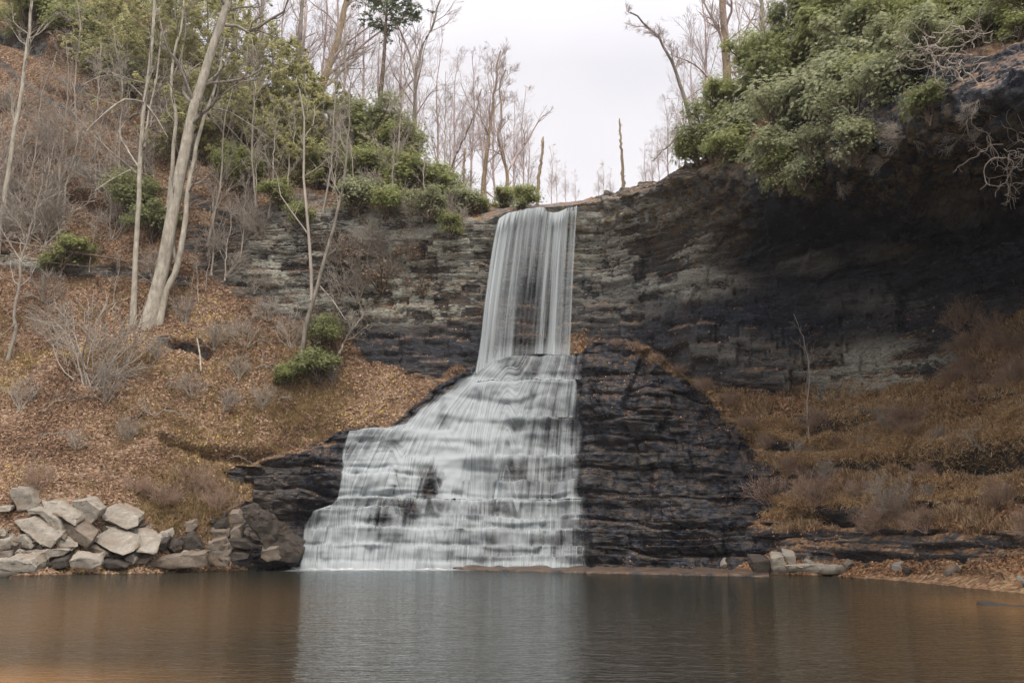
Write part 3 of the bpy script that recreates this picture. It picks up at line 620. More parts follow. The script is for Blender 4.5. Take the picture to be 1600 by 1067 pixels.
def rhodo_stem(seed, bc):
    r = np.random.default_rng(seed + 99); k = len(bc); base = np.tile(np.array([[0, .25, -.75]]), (k, 1)) + r.normal(size=(k, 3)) * .05
    t_ = np.linspace(0, 1, 7)[None, :, None]; p = base[:, None] * (1 - t_) + bc[:, None] * t_ + np.array([0, 0, .12]) * np.sin(t_ * math.pi) + r.normal(size=(k, 7, 3)) * .02
    A, ra = grow(r, p, np.linspace(.028, .012, 7)[None].repeat(k, 0), 7, .3, 1, .5, .7, .2, .1, 5, .6)
    v, f = merge([tubes(p, np.linspace(.03, .012, 7)[None].repeat(k, 0), 5), tubes(A, np.maximum(ra, .006), 3)])
    return mesh('stems', v, f, m_dbark, True)
RH = {}
for key, mt_, cnt in (('d', m_rhodo_d, 3), ('y', m_rhodo_y, 3), ('g', m_rhodo_g, 2)):
    RH[key] = []
    for i_ in range(cnt):
        s_ = {'d': 100, 'y': 200, 'g': 300}[key] + i_; a_, b_ = rhodo_mesh(s_, mt_, leaf=.052); RH[key].append((a_, rhodo_stem(s_, b_)))
def rhodo(kind, px, py, rpx, Yd, label, group=None, i=0, name='rhododendron', sy=1.):
    s_ = rpx * 1.3 * Yd / F; Yd = min(Yd, ground.Y(px, py) - .35 * s_); p = P(px, py, Yd)
    fm, sm = RH[kind][i % len(RH[kind])]
    T = thing(name, label, 'shrub', p, group, random.Random(px * 7 + py).uniform(-3, 3), (s_, s_, s_ * sy))
    link('foliage', fm, T); link('stems', sm, T); return T
# ------------------------------------------------------------------ soft needled evergreens
def conifer(name, label, base, top, spread, mat, bark, seed, t0=.15, dens=1., droop=-.05, group=None, cat='tree', leaf=.2):
    r = np.random.default_rng(seed); base = np.asarray(base, float); tr = path_resample(np.array([[0, 0, -.5], (np.asarray(top) - base) * .5 + r.normal(size=3) * .15, np.asarray(top) - base]), 18)
    H = np.linalg.norm(tr[-1]); T = thing(name, label, cat, base, group); rad = np.linspace(H * .014 + .03, .03, 18)
    v, f = tubes(tr[None], rad[None], 8); link('trunk', mesh('trunk', v, f, bark, True), T)
    A, ra = grow(r, tr[None], rad[None], int(60 * dens), t0, .99, spread / H * 1.5, 1.3, .08, droop, 9, .35)
    B, rb = grow(r, A, ra, 9, .15, 1, .42, .8, .12, droop * .5, 6, .6)
    v, f = merge([tubes(A, np.maximum(ra, .012), 4), tubes(B, np.maximum(rb, .007), 3)]); link('branches', mesh('branches', v, f, bark, True), T)
    n_ = 44; tt = r.uniform(.1, 1, (len(B), n_)); k = np.minimum((tt * 5).astype(int), 4); fr2 = (tt * 5 - k)[..., None]; m_ = np.arange(len(B))[:, None]
    c = B[m_, k] * (1 - fr2) + B[m_, k + 1] * fr2; tg = nz_(B[m_, k + 1] - B[m_, k]); side = nz_(np.cross(tg, np.array([0, 0, 1.]))) * r.choice([-1, 1], (len(B), n_, 1))
    d = nz_(tg * .6 + side * r.uniform(.3, 1.2, (len(B), n_, 1)) + r.normal(size=tg.shape) * .3); d[..., 2] -= .1
    ln = leaf * r.uniform(.6, 1.3, (len(B), n_)); up_ = np.tile(np.array([0, 0, 1.]), (len(B) * n_, 1)) + r.normal(size=(len(B) * n_, 3)) * .5
    v, f = quads((c + r.normal(size=c.shape) * .035).reshape(-1, 3), d.reshape(-1, 3), up_, ln.ravel(), ln.ravel() * .42)
    tn = np.repeat(r.uniform(.1, .9, len(B))[:, None], n_, 1) + r.normal(size=(len(B), n_)) * .12
    link('needles', mesh('needles', v, f, mat, fattr={'tone': np.clip(tn.ravel(), 0, 1)}), T); return T
# ------------------------------------------------------------------ leafless bushes
def bush_meshes(seed, stems=12, h=1.0, spread=.55, mat=None):
    r = np.random.default_rng(seed); d = nz_(np.stack([r.normal(size=stems) * spread, r.normal(size=stems) * spread, np.ones(stems)], -1)); pts = [np.zeros((stems, 3)) + r.normal(size=(stems, 3)) * .03]; pts[0][:, 2] = -.08
    for _ in range(8):
        d = nz_(d + r.normal(size=d.shape) * .14 + np.array([0, 0, .05])); pts.append(pts[-1] + d * h / 8 * r.uniform(.8, 1.2))
    p = np.stack(pts, 1); rd = np.linspace(.014, .005, 9)[None].repeat(stems, 0)
    A, ra = grow(r, p, rd, 6, .25, 1, .45, .6, .16, .05, 6, .7); B, rb = grow(r, A, ra, 4, .2, 1, .5, .6, .2, .02, 4, .8)
    s = mesh('stems', *tubes(p, rd, 4), mat or m_twig, True)
    v, f = merge([tubes(A, np.maximum(ra, .005), 3), tubes(B, np.maximum(rb, .004), 3)])
    return s, mesh('twigs', v, f, mat or m_twig, True)
m_rtwig = mat_bark('reddish_twig_bark', (.26, .17, .12), (.44, .32, .24), 2)
BU = [bush_meshes(500 + i) for i in range(4)] + [bush_meshes(520 + i, 22, .9, .9, m_rtwig) for i in range(3)]
def bush(i, px, py, hpx, label, group=None, m=None, name='bare_shrub', dY=0, tilt=(0, 0)):
    p = on(px, py, 0, m); p[1] += dY; s_ = hpx * p[1] / F; T = thing(name, label, 'shrub', p, group, random.Random(px * 3 + py).uniform(-3, 3), (s_, s_, s_))
    T.rotation_euler[0] = tilt[0]; T.rotation_euler[1] = tilt[1]
    link('stems', BU[i][0], T); link('twigs', BU[i][1], T); return T
# ------------------------------------------------------------------ scatters (leaf litter, grass)
def scatter_pts(Vg, W, n, r, cell=None):
    """random points on the grid surface, probability by cell area x weight"""
    a = np.linalg.norm(np.cross(Vg[1:, :-1] - Vg[:-1, :-1], Vg[:-1, 1:] - Vg[:-1, :-1]), axis=-1) * W[:-1, :-1]
    k = r.choice(a.size, n, p=(a / a.sum()).ravel()); i, j = np.unravel_index(k, a.shape); u, v = r.uniform(size=(2, n, 1))
    p = Vg[i, j] * (1-u) * (1-v) + Vg[i+1, j] * u * (1-v) + Vg[i, j+1] * (1-u) * v + Vg[i+1, j+1] * u * v
    nn_ = nz_(np.cross(Vg[i+1, j] - Vg[i, j], Vg[i, j+1] - Vg[i, j])); nn_ *= np.sign(nn_[:, 2:3] + 1e-6)
    return p, nn_, i, j
def litter(name, Vg, W, n, size, mat, label, seed, lift=.04, tonew=None):
    r = np.random.default_rng(seed); p, nn_, i, j = scatter_pts(Vg, W, n, r)
    nn_ = nz_(nn_ + r.normal(size=nn_.shape) * .55); d = nz_(np.cross(nn_, r.normal(size=nn_.shape))); ln = size * r.uniform(.55, 1.35, n)
    v, f = quads(p + nn_ * lift * r.uniform(0, 1.6, (n, 1)) - d * ln[:, None] * .5, d, nn_, ln, ln * r.uniform(.45, .8, n), r.uniform(-.2, .25))
    big = fbm(p * .3, 4, seed + 2) * .38; tn = np.clip(r.beta(2, 2.2, n) + big, 0, 1)
    return tag(link(name, mesh(name, v, f, mat, fattr={'tone': tn})), label, kind='stuff')
def grass(name, Vg, W, n, h, mat, label, seed, lean=.35, hang=0., blades=6):
    r = np.random.default_rng(seed); p, nn_, i, j = scatter_pts(Vg, W, n, r); p = np.repeat(p, blades, 0) + r.normal(size=(n * blades, 3)) * .05
    d = nz_(np.array([0, -hang, 1 - hang * 1.1]) + r.normal(size=p.shape) * lean + np.repeat(nn_, blades, 0) * .25); ln = h * r.uniform(.4, 1.3, len(p))
    v, f = quads(p - d * .03, d, r.normal(size=p.shape), ln, .022 + .018 * r.uniform(size=len(p)), .15 + hang * .3)
    tn = np.clip(np.repeat(r.uniform(.1, .9, n), blades) + r.normal(size=len(p)) * .12, 0, 1)
    return tag(link(name, mesh(name, v, f, mat, fattr={'tone': tn})), label, kind='stuff')
G0 = slice(0, V.shape[0] - nb)
vis = ((GPX > -120) & (GPX < 1720) & (GPY > -80) & (GPY < 900))[G0]
lw = (soil[G0] > .5) * vis * (GPX[G0] < 800) * (GTT[G0] < 8.5)
nf = np.clip(60. / V[G0][..., 1], .4, 2) ** 2
dens_ = np.clip(.9 + 1.5 * fbm(V[G0] * .6, 4, 40), .06, 2.4)
litter('leaf_litter', V[G0], lw * dens_ * nf * (1 - .5 * (GTT[G0] > 6)), 190000, .17, m_litter, 'brown fallen leaves carpeting the left hillside', 41)
rw = vis * (GPX[G0] > 905) * (GTT[G0] < 4.6) * (np.clip(soil[G0], .05, 1)) * np.clip(1 + fbm(V[G0] * .5, 3, 43), .1, 2)
litter('leaf_litter', V[G0], rw, 75000, .14, m_litterd, 'dark damp fallen leaves over the right bank', 44)
gn_c = np.abs(gnormals(CV2)[..., 2]); cwt = (sstep(.3, .75, gn_c) * .8 + .04 + 1.5 * csoil + .9 * ell(CPX, CPY, 420, 770, 90, 80)) * ((CPX > 925) | (CPX < np.interp(CPY, [540, 560, 600, 640, 668, 674, 790, 800, 900], [780, 757, 690, 635, 600, 528, 518, 480, 462]))) * (CPY < 890)
cwt = cwt * np.clip(.1 + 2.2 * fbm(CV2 * .8, 3, 54), .02, 2)
litter('leaf_litter', CV2, cwt, 3800, .12, m_litterd, 'damp orange leaves caught on the black rock ledges', 45)
cw = vis * (rock[G0] > .4) * (GTT[G0] > 4) * (GTT[G0] < 6.2) * sstep(.3, .7, np.abs(gnormals(V[G0])[..., 2])) * (GPX[G0] < 1150)
litter('leaf_litter', V[G0], cw + 1e-9, 6000, .14, m_litter, 'fallen leaves caught on the ledges of the cliff', 46)
gw = vis * (GPX[G0] < 560) * (ell(GPX, GPY, 400, 680, 170, 60, .9)[G0] * np.clip(.5 + fbm(V[G0] * .6, 3, 47), 0, 1) + .8 * ell(GPX, GPY, 300, 790, 90, 55, .5)[G0] + .25 * ell(GPX, GPY, 200, 560, 300, 200)[G0] * (fbm(V[G0] * .4, 3, 48) > .1) + .6 * ell(GPX, GPY, 480, 600, 60, 60)[G0]) * (soil[G0] > .4)
grass('dry_grass', V[G0], gw, 13000, .28, m_grass, 'straw coloured dry grass on the lip of the left bank', 49, .4)
gr1 = (1 - .95 * ell(GPX, GPY, 1385, 577, 110, 34, .5)[G0]) * vis * (GPX[G0] > 1150) * (seg(GPX, GPY, 1190, 668, 1340, 690, 14, .6) + seg(GPX, GPY, 1340, 700, 1660, 660, 18, .6) + .8 * seg(GPX, GPY, 1230, 720, 1420, 700, 10, .6) + .25 * ell(GPX, GPY, 1500, 640, 200, 60) + .6 * seg(GPX, GPY, 1200, 800, 1260, 790, 14, .6) + .5 * seg(GPX, GPY, 1300, 780, 1640, 760, 14))[G0]
grass('hanging_grass', V[G0], gr1, 24000, .45, m_grassg, 'pale yellow green grass hanging over the ledges of the right bank', 50, .3, .55)
gr2 = (1 - .95 * ell(GPX, GPY, 1385, 577, 110, 34, .5)[G0]) * vis * (GPX[G0] > 1080) * (GTT[G0] < 4.3) * (soil[G0] > .3) * (GPY[G0] < 850) * np.clip(.35 + 1.6 * fbm(V[G0] * .7, 3, 51), 0, 1)
grass('dry_grass', V[G0], gr2, 20000, .36, mat_leaf('brown_grass_blade', [(0, (.14, .085, .045)), (.5, (.38, .25, .14)), (1, (.60, .46, .29))], .2, .8, .1), 'brown dead grass and stalks standing on the right bank', 52, .3)
grass('ridge_grass', CV2, csoil * (CPX > 900) + 1e-9, 2500, .22, m_grass, 'rusty grass along the top edge of the black rock right of the falls', 53)
# ================================================================== BARE TREES ON THE LEFT HILLSIDE
def gY(px, py): return ground.Y(px, py)
y_ = gY(232, 500)
bare_tree('leaning_tree', 'thick pale grey trunk leaning right, largest tree on the left hillside', 'tree',
    pix([(228, 512), (252, 430), (276, 300), (300, 185), (330, 80), (356, 5), (372, -90), (384, -200)], y_, y_ - 1.5), .47, .16, m_pbark, seed=2, n=(13, 7, 4), t0=.42, lf=(.22, .42, .45), twig=m_gbark,
    extra=[(pix([(352, 40), (374, 42), (388, 50), (420, 32), (447, 14), (452, -20)], y_ - 1.4, y_ - 2.5), .13, .06)])
bare_tree('forked_tree', 'pale curved double trunk just right of the thick leaning tree', 'tree',
    pix([(246, 508), (262, 450), (279, 408), (288, 350), (292, 310), (318, 190), (345, 105), (352, 60)], y_, y_ - .5), .24, .06, m_pbark, seed=3, n=(9, 6, 4), t0=.35, lf=(.22, .45, .45), twig=m_gbark,
    extra=[(pix([(276, 415), (270, 380), (283, 300), (297, 240), (305, 210)], y_, y_), .16, .05), (pix([(320, 180), (345, 150), (385, 127), (402, 125)], y_, y_ - 1), .06, .03), (pix([(330, 170), (350, 172), (380, 188), (420, 215)], y_, y_ - 1), .05, .02)])
bare_tree('slender_tree', 'straight slender pale tree at the left of the hillside trio', 'tree',
    pix([(209, 497), (212, 400), (217, 300), (222, 200), (231, 120), (240, 40), (244, -60), (248, -150)], y_ + .3, y_), .19, .06, m_pbark, seed=4, n=(10, 6, 4), t0=.3, lf=(.24, .45, .45), twig=m_pbark,
    extra=[(pix([(224, 160), (200, 155), (170, 172), (135, 205)], y_, y_ - 3), .075, .03), (pix([(222, 150), (190, 122), (165, 118), (130, 132)], y_, y_ - 3), .05, .02), (pix([(226, 130), (205, 125), (170, 112), (150, 115)], y_, y_ - 2), .045, .02),
           (pix([(212, 270), (195, 255), (180, 243), (150, 215), (110, 172)], y_, y_ - 3), .06, .02), (pix([(230, 165), (245, 185), (262, 215)], y_, y_ - 1), .05, .02), (pix([(226, 230), (232, 180), (245, 120), (252, 50)], y_, y_), .09, .04), (pix([(205, 265), (185, 275), (160, 290), (148, 298)], y_, y_ - 2), .05, .02)])
bare_tree('thin_tree', 'thin pale tree rising behind the thick leaning trunk', 'tree',
    pix([(262, 330), (270, 250), (275, 190), (268, 130), (272, 90), (284, 40), (292, -40)], y_ + 4, y_ + 4), .16, .05, m_pbark, seed=5, n=(9, 6, 4), t0=.3, lf=(.25, .45, .45), twig=m_gbark,
    extra=[(pix([(272, 118), (282, 90), (290, 50), (288, 10)], y_ + 4, y_ + 4), .07, .04)])
bare_tree('edge_tree', 'pale leaning tree at the far left edge of the picture', 'tree',
    pix([(-6, 400), (4, 330), (14, 260), (26, 190), (38, 110), (46, 40), (52, -60)], gY(0, 405), gY(0, 405)), .20, .07, m_pbark, seed=6, n=(10, 6, 4), t0=.3, lf=(.24, .45, .45), twig=m_pbark)
bare_tree('crooked_sapling', 'crooked small tree with a twisted low trunk at left of the leaf slope', 'tree',
    pix([(12, 560), (24, 520), (21, 490), (30, 450), (34, 400), (48, 360), (58, 320), (66, 270)], gY(12, 560), gY(12, 560) + 2), .13, .03, m_gbark, seed=8, n=(9, 6, 4), t0=.35, lf=(.35, .5, .5), twig=m_twig,
    extra=[(pix([(34, 410), (15, 380), (-6, 345)], gY(12, 560), gY(12, 560)), .05, .02), (pix([(24, 505), (8, 520), (-8, 530)], gY(12, 560), gY(12, 560)), .05, .02)])
y2 = gY(462, 580)
bare_tree('cliff_foot_tree', 'forked pale tree above the dark green shrub near the left cliff', 'tree',
    pix([(458, 590), (472, 545), (480, 500), (492, 462), (506, 410), (524, 345), (538, 280), (546, 190), (548, 130)], y2, y2 - .5), .17, .04, m_gbark, seed=9, n=(9, 6, 4), t0=.4, lf=(.25, .45, .45), twig=m_twig,
    extra=[(pix([(487, 470), (486, 420), (480, 340), (474, 260), (476, 200), (468, 140)], y2, y2), .13, .05), (pix([(498, 445), (520, 470), (540, 500)], y2, y2 - 1), .06, .02), (pix([(476, 215), (490, 190), (492, 165)], y2, y2), .05, .02)])
bare_tree('ledge_tree', 'small dark crooked tree against the pale ledges left of the falls', 'tree',
    pix([(535, 560), (520, 500), (532, 460), (545, 430), (552, 400)], gY(535, 560) - .4, gY(535, 560) - 1), .09, .03, m_dbark, seed=10, n=(8, 6, 4), t0=.3, lf=(.4, .5, .5), twig=m_twig)
bare_tree('ledge_tree', 'low pale branching tree at the foot of the left cliff', 'tree',
    pix([(528, 545), (545, 520), (562, 500), (575, 480)], gY(528, 545) - .5, gY(528, 545) - .8), .08, .03, m_pbark, seed=13, n=(9, 6, 4), t0=.2, lf=(.5, .5, .5), twig=m_pbark)
# thin saplings on the upper left slope
sap0 = None; SAPL = 'grey leafless saplings standing on the upper left hillside'
for k, (px, py, h_) in enumerate([(62, 330, 150), (100, 340, 190), (78, 280, 130), (150, 330, 170), (178, 300, 120), (120, 260, 110), (30, 300, 140), (330, 420, 150), (352, 430, 130), (375, 400, 140), (300, 440, 60), (420, 330, 170), (395, 345, 150), (140, 420, 90), (178, 470, 80), (560, 330, 150), (610, 335, 170), (520, 300, 140), (450, 300, 160), (660, 340, 120), (310, 470, 80), (322, 450, 70)]):
    p = on(px, py)
    if sap0 is None or k in (3, 7, 12):
        sap0 = bare_tree('sapling', SAPL, 'sapling', [p, p + [.2, 0, 2.2], p + [.1, .2, 4.4], p + [.5, 0, 6.6]], .07, .02, m_twig, 'saplings on the left hillside', 60 + k, (12, 6, 3), .2, (.38, .5, .5), ang=.6, wob=.15, minr=.008)
        sap0.scale = (1, 1, 1) if h_ < 0 else (h_ * p[1] / F / 6.6,) * 3; sap0.rotation_euler = (0, random.Random(k).uniform(-.15, .1), 0)
    else:
        o = tree_copy(sap0, p, random.Random(k).uniform(-3, 3), h_ * p[1] / F / 6.6, SAPL, 'saplings on the left hillside')
        o.rotation_euler[1] = random.Random(k).uniform(-.12, .12)
# ================================================================== SKYLINE TREES
bare_tree('skyline_tree', 'brown forked tree leaning right on the left skyline', 'tree', pix([(480, 205), (492, 170), (512, 110), (528, 60), (538, 20), (550, -40), (565, -130)], 79, 79), .38, .12, m_obark, seed=20, n=(14, 8, 6), t0=.2, lf=(.3, .5, .5), twig=m_bgtwig, wob=.13,
    extra=[(pix([(512, 118), (540, 95), (565, 72), (600, 45)], 79, 78), .16, .07)])
bare_tree('skyline_tree', 'double stemmed tree on the skyline between the pine and the leaning tree', 'tree', pix([(448, 215), (458, 150), (464, 100), (470, 40), (476, -60)], 81, 81), .33, .1, m_gbark, seed=21, n=(14, 7, 6), t0=.2, lf=(.28, .5, .5), twig=m_bgtwig, wob=.13,
    extra=[(pix([(462, 130), (474, 70), (480, 10)], 81, 81), .16, .07)])
bare_tree('skyline_tree', 'tall grey tree above the green slope left of the pine', 'tree', pix([(402, 190), (404, 110), (408, 40), (412, -80)], 84, 84), .27, .1, m_gbark, seed=22, n=(14, 7, 6), t0=.2, lf=(.26, .5, .5), twig=m_bgtwig, wob=.13)
bare_tree('skyline_tree', 'dark bare tree with spreading limbs right of the pine', 'tree', pix([(644, 235), (648, 170), (650, 120), (656, 85), (676, 40), (690, -10)], 75, 75), .19, .06, m_gbark, seed=23, n=(15, 8, 6), t0=.2, lf=(.4, .5, .5), twig=m_bgtwig, wob=.14,
    extra=[(pix([(650, 125), (642, 90), (628, 55), (612, 20)], 75, 75), .12, .05), (pix([(612, 165), (632, 140), (650, 120)], 75, 75), .09, .08)])
bare_tree('skyline_tree', 'tallest pair of trunks in the tree group just left of the falls lip', 'tree', pix([(752, 318), (758, 262), (764, 215), (770, 160), (776, 120), (782, 80)], 70, 70), .20, .05, m_obark, seed=24, n=(15, 8, 6), t0=.25, lf=(.32, .5, .5), twig=m_bgtwig, wob=.14,
    extra=[(pix([(756, 270), (752, 220), (745, 185), (728, 150), (720, 130)], 70, 71), .08, .03), (pix([(760, 300), (775, 310), (788, 300), (798, 285)], 70, 70), .07, .05)])
bare_tree('skyline_tree', 'twisted bare tree forking beside the falls lip', 'tree', pix([(792, 312), (792, 275), (783, 235), (779, 210), (784, 180), (780, 140), (790, 110)], 69, 69), .15, .04, m_obark, seed=25, n=(14, 8, 6), t0=.2, lf=(.35, .5, .5), twig=m_bgtwig, wob=.14,
    extra=[(pix([(792, 272), (806, 245), (822, 225), (838, 195), (850, 180)], 69, 69), .10, .04)])
bare_tree('skyline_tree', 'slanting thin tree crossing behind the group left of the falls', 'tree', pix([(690, 290), (712, 245), (730, 205), (744, 170), (752, 140)], 73, 73), .10, .04, m_dbark, seed=26, n=(12, 7, 5), t0=.2, lf=(.35, .5, .5), twig=m_bgtwig, wob=.14)
def snag(label, pts, Y, r0, r1, seed):
    r = np.random.default_rng(seed); p = pix(pts, Y, Y); b = p[0].copy(); q = path_resample(np.array(p) - b, 24); q[1:-1] += r.normal(size=(22, 3)) * .035; q[0, 2] -= .4
    T = thing('dead_snag', label, 'dead tree', b); rd = np.linspace(r0, r1, 24) * r.uniform(.85, 1.15, 24); rd[-1] *= .5
    v, f = tubes(q[None], rd[None], 8); link('trunk', mesh('trunk', v, f, m_obark, True), T)
    A, ra = grow(r, q[None], rd[None], 14, .2, .95, .035, 1.2, .15, 0, 5, .4, lmin=.2); v, f = tubes(A, np.maximum(ra, .015), 4); link('stubs', mesh('stubs', v, f, m_obark, True), T)
snag('short broken brown snag standing just left of the falls lip', [(839, 312), (843, 270), (847, 240), (849, 214)], 67, .12, .09, 30)
snag('tall thin broken snag on the skyline right of the falls', [(975, 302), (973, 260), (970, 220), (968, 185)], 63.5, .13, .05, 31)
snag('small broken stub between the leaning tree and the twisted tree', [(722, 318), (724, 270), (727, 232)], 70, .11, .07, 32)
TT = 'thin pale leafless tree on the left hillside'; tm = []
for k in range(3): tm.append(bare_tree('thin_tree', TT, 'tree', [np.array([0, 0, 0.]), np.array([.25, .1, 4]), np.array([.0, .2, 8]), np.array([.5, 0, 12.])], .07, .02, m_twig, 'thin pale trees on the left hillside', 400 + k, (16, 8, 5), .18, (.34, .5, .5), ang=.55, wob=.13, up=.04, minr=.006))
rt = random.Random(33)
for k, (px, py, h_) in enumerate([(40, 300, 260), (88, 350, 300), (150, 300, 280), (190, 340, 320), (325, 380, 330), (400, 320, 310), (505, 330, 300), (605, 330, 300), (690, 320, 230), (120, 200, 260), (375, 240, 290), (540, 260, 270)]):
    p = on(px, py); s_ = h_ * p[1] / F / 12.
    o = tm[k] if k < 3 else tree_copy(tm[k % 3], p, 0, 1, TT, 'thin pale trees on the left hillside')
    o.location = p; o.scale = (s_,) * 3; o.rotation_euler = (0, rt.uniform(-.06, .16), rt.uniform(-3, 3))
yR = 60
bare_tree('rim_tree', 'bare tree leaning left over the gap from the right rim', 'tree', pix([(1088, 240), (1078, 190), (1062, 130), (1046, 92), (1030, 60), (1005, 35), (985, 20)], yR, yR - 2), .17, .05, m_gbark, seed=33, n=(13, 8, 6), t0=.25, lf=(.3, .45, .45), up=.03, twig=m_bgtwig)
bare_tree('rim_tree', 'tall bare tree with an orange brown trunk on the right rim', 'tree', pix([(1140, 180), (1136, 110), (1132, 50), (1128, 0), (1124, -90), (1120, -180)], 62, 62), .32, .12, m_obark, seed=34, n=(16, 8, 6), t0=.1, lf=(.25, .45, .45), up=.04, twig=m_bgtwig,
    extra=[(pix([(1134, 90), (1124, 50), (1105, 15), (1092, -15)], 62, 61), .11, .05), (pix([(1125, 150), (1105, 120), (1080, 98), (1045, 85)], 62, 60), .09, .03)])
bare_tree('rim_tree', 'thin bare tree rising from the evergreen thicket on the right rim', 'tree', pix([(1198, 120), (1192, 50), (1188, -20), (1186, -80)], 60, 60), .17, .08, m_gbark, seed=35, n=(14, 8, 6), t0=.1, lf=(.3, .45, .45), twig=m_bgtwig)
bare_tree('rim_tree', 'dead branch jutting left out of the evergreens on the right rim', 'branch', pix([(1092, 205), (1066, 214), (1040, 232), (1020, 252)], 57, 56), .07, .03, m_gbark, seed=36, n=(6, 3), t0=.1, lf=(.12, .4), twig=m_gbark)
# fainter trees far back across the skyline: three kinds, copied
BGS = []
for k in range(4):
    BGS.append(bare_tree('distant_tree', 'x', 'tree', [np.array([0, 0, 0.]), np.array([.3, .1, 5]), np.array([.1, .3, 10]), np.array([.6, 0, 16.])], .13, .03, m_bgtwig, 'bare trees beyond the skyline', 80 + k, (20, 9, 7), .15, (.36, .5, .55), ang=.5, wob=.11, up=.05, twig=m_bgtwig, minr=.006, rf=.4))
spots = [(430, 200, 86, 300), (560, 215, 84, 320), (585, 235, 80, 260), (530, 200, 88, 330), (620, 245, 82, 280), (680, 280, 80, 260), (705, 295, 84, 240), (700, 300, 77, 170), (735, 305, 78, 250), (760, 310, 76, 200), (775, 315, 80, 260), (800, 315, 74, 190), (815, 318, 82, 210), (825, 318, 77, 150),
         (870, 318, 100, 80), (885, 318, 115, 70), (862, 318, 90, 100), (900, 318, 120, 60), (945, 312, 72, 70), (955, 310, 68, 60), (935, 312, 90, 60), (1010, 300, 72, 90), (1030, 292, 66, 110), (1045, 285, 70, 160), (1060, 275, 68, 150), (1085, 262, 66, 260), (1110, 240, 68, 330), (1160, 200, 66, 280), (1220, 130, 66, 260), (1070, 270, 74, 200),
         (380, 150, 92, 260), (350, 120, 95, 250), (300, 90, 95, 240), (470, 190, 92, 300), (500, 195, 84, 300), (645, 262, 90, 240), (1250, 100, 64, 220), (1020, 298, 85, 100)]
names_l = {'g': 'faint bare trees beyond the skyline above the left slope', 'r': 'faint bare trees beyond the right rim of the gorge', 'm': 'small pale bare trees seen through the gap above the falls'}
for k, (px, py, Y, h_) in enumerate(spots):
    p = P(px, py, Y); p[2] -= .4; s_ = h_ * Y / F / 16.; lb = names_l['g' if px < 850 else ('m' if px < 1000 else 'r')]
    if k < 4:
        T = BGS[k]; T.location = p; T.scale = (s_,) * 3; T['label'] = lb; T['group'] = lb
    else: tree_copy(BGS[k % 4], p, random.Random(k + 5).uniform(-3, 3), s_, lb, lb)
# ================================================================== EVERGREENS
conifer('pine_tree', 'tall pine on the skyline with a bare trunk and a tuft of needles up top', pix([(581, 250)], 74, 74)[0], pix([(608, -60)], 74, 74)[0], 4.2, m_pine, m_dbark, 90, t0=.66, dens=.7, droop=.01)
hems = [(205, 150, 20, 90, 82), (262, 170, -30, 95, 83), (318, 200, -20, 80, 80), (372, 215, 20, 85, 79), (425, 235, 50, 85, 77), (470, 230, 90, 60, 78), (300, 120, -70, 90, 88), (160, 60, -120, 80, 90), (400, 260, 140, 75, 73), (335, 235, 120, 70, 75), (455, 275, 170, 60, 72), (240, 90, -110, 80, 90), (520, 250, 150, 55, 74), (290, 250, 170, 50, 74), (365, 110, -60, 70, 88), (495, 290, 205, 50, 70)]
hl_ = ['soft yellow green hemlock high on the left slope beside the red earth', 'yellow green hemlock behind the slender pale tree', 'hemlock behind the thick leaning trunk', 'hemlock right of the thick leaning trunk', 'hemlock below the jutting bent branch', 'small hemlock under the double stemmed skyline tree',
       'hemlock reaching the top edge behind the leaning trunk', 'hemlock at the top left above the red earth', 'low spreading hemlock above the left cliff', 'low hemlock right of the forked pale trunk', 'small hemlock left of the rhododendron thicket', 'hemlock at the top edge left of the leaning trunk', 'small dark hemlock under the skyline at the left of the pine', 'low hemlock behind the base of the trio of pale trees', 'thin hemlock against the sky near the top edge', 'lowest hemlock beside the rhododendron thicket']
for k, (px, py, pt_, sp_, Y) in enumerate(hems):
    Yg = min(Y, gY(px, py)); b = P(px, py, Yg); tp = P(px + (k % 3 - 1) * 6, pt_, Yg)
    conifer('hemlock_tree', hl_[k], b, tp, sp_ * Yg / F * .95, m_hem, m_gbark, 100 + k, t0=.12, dens=.75, droop=-.03)
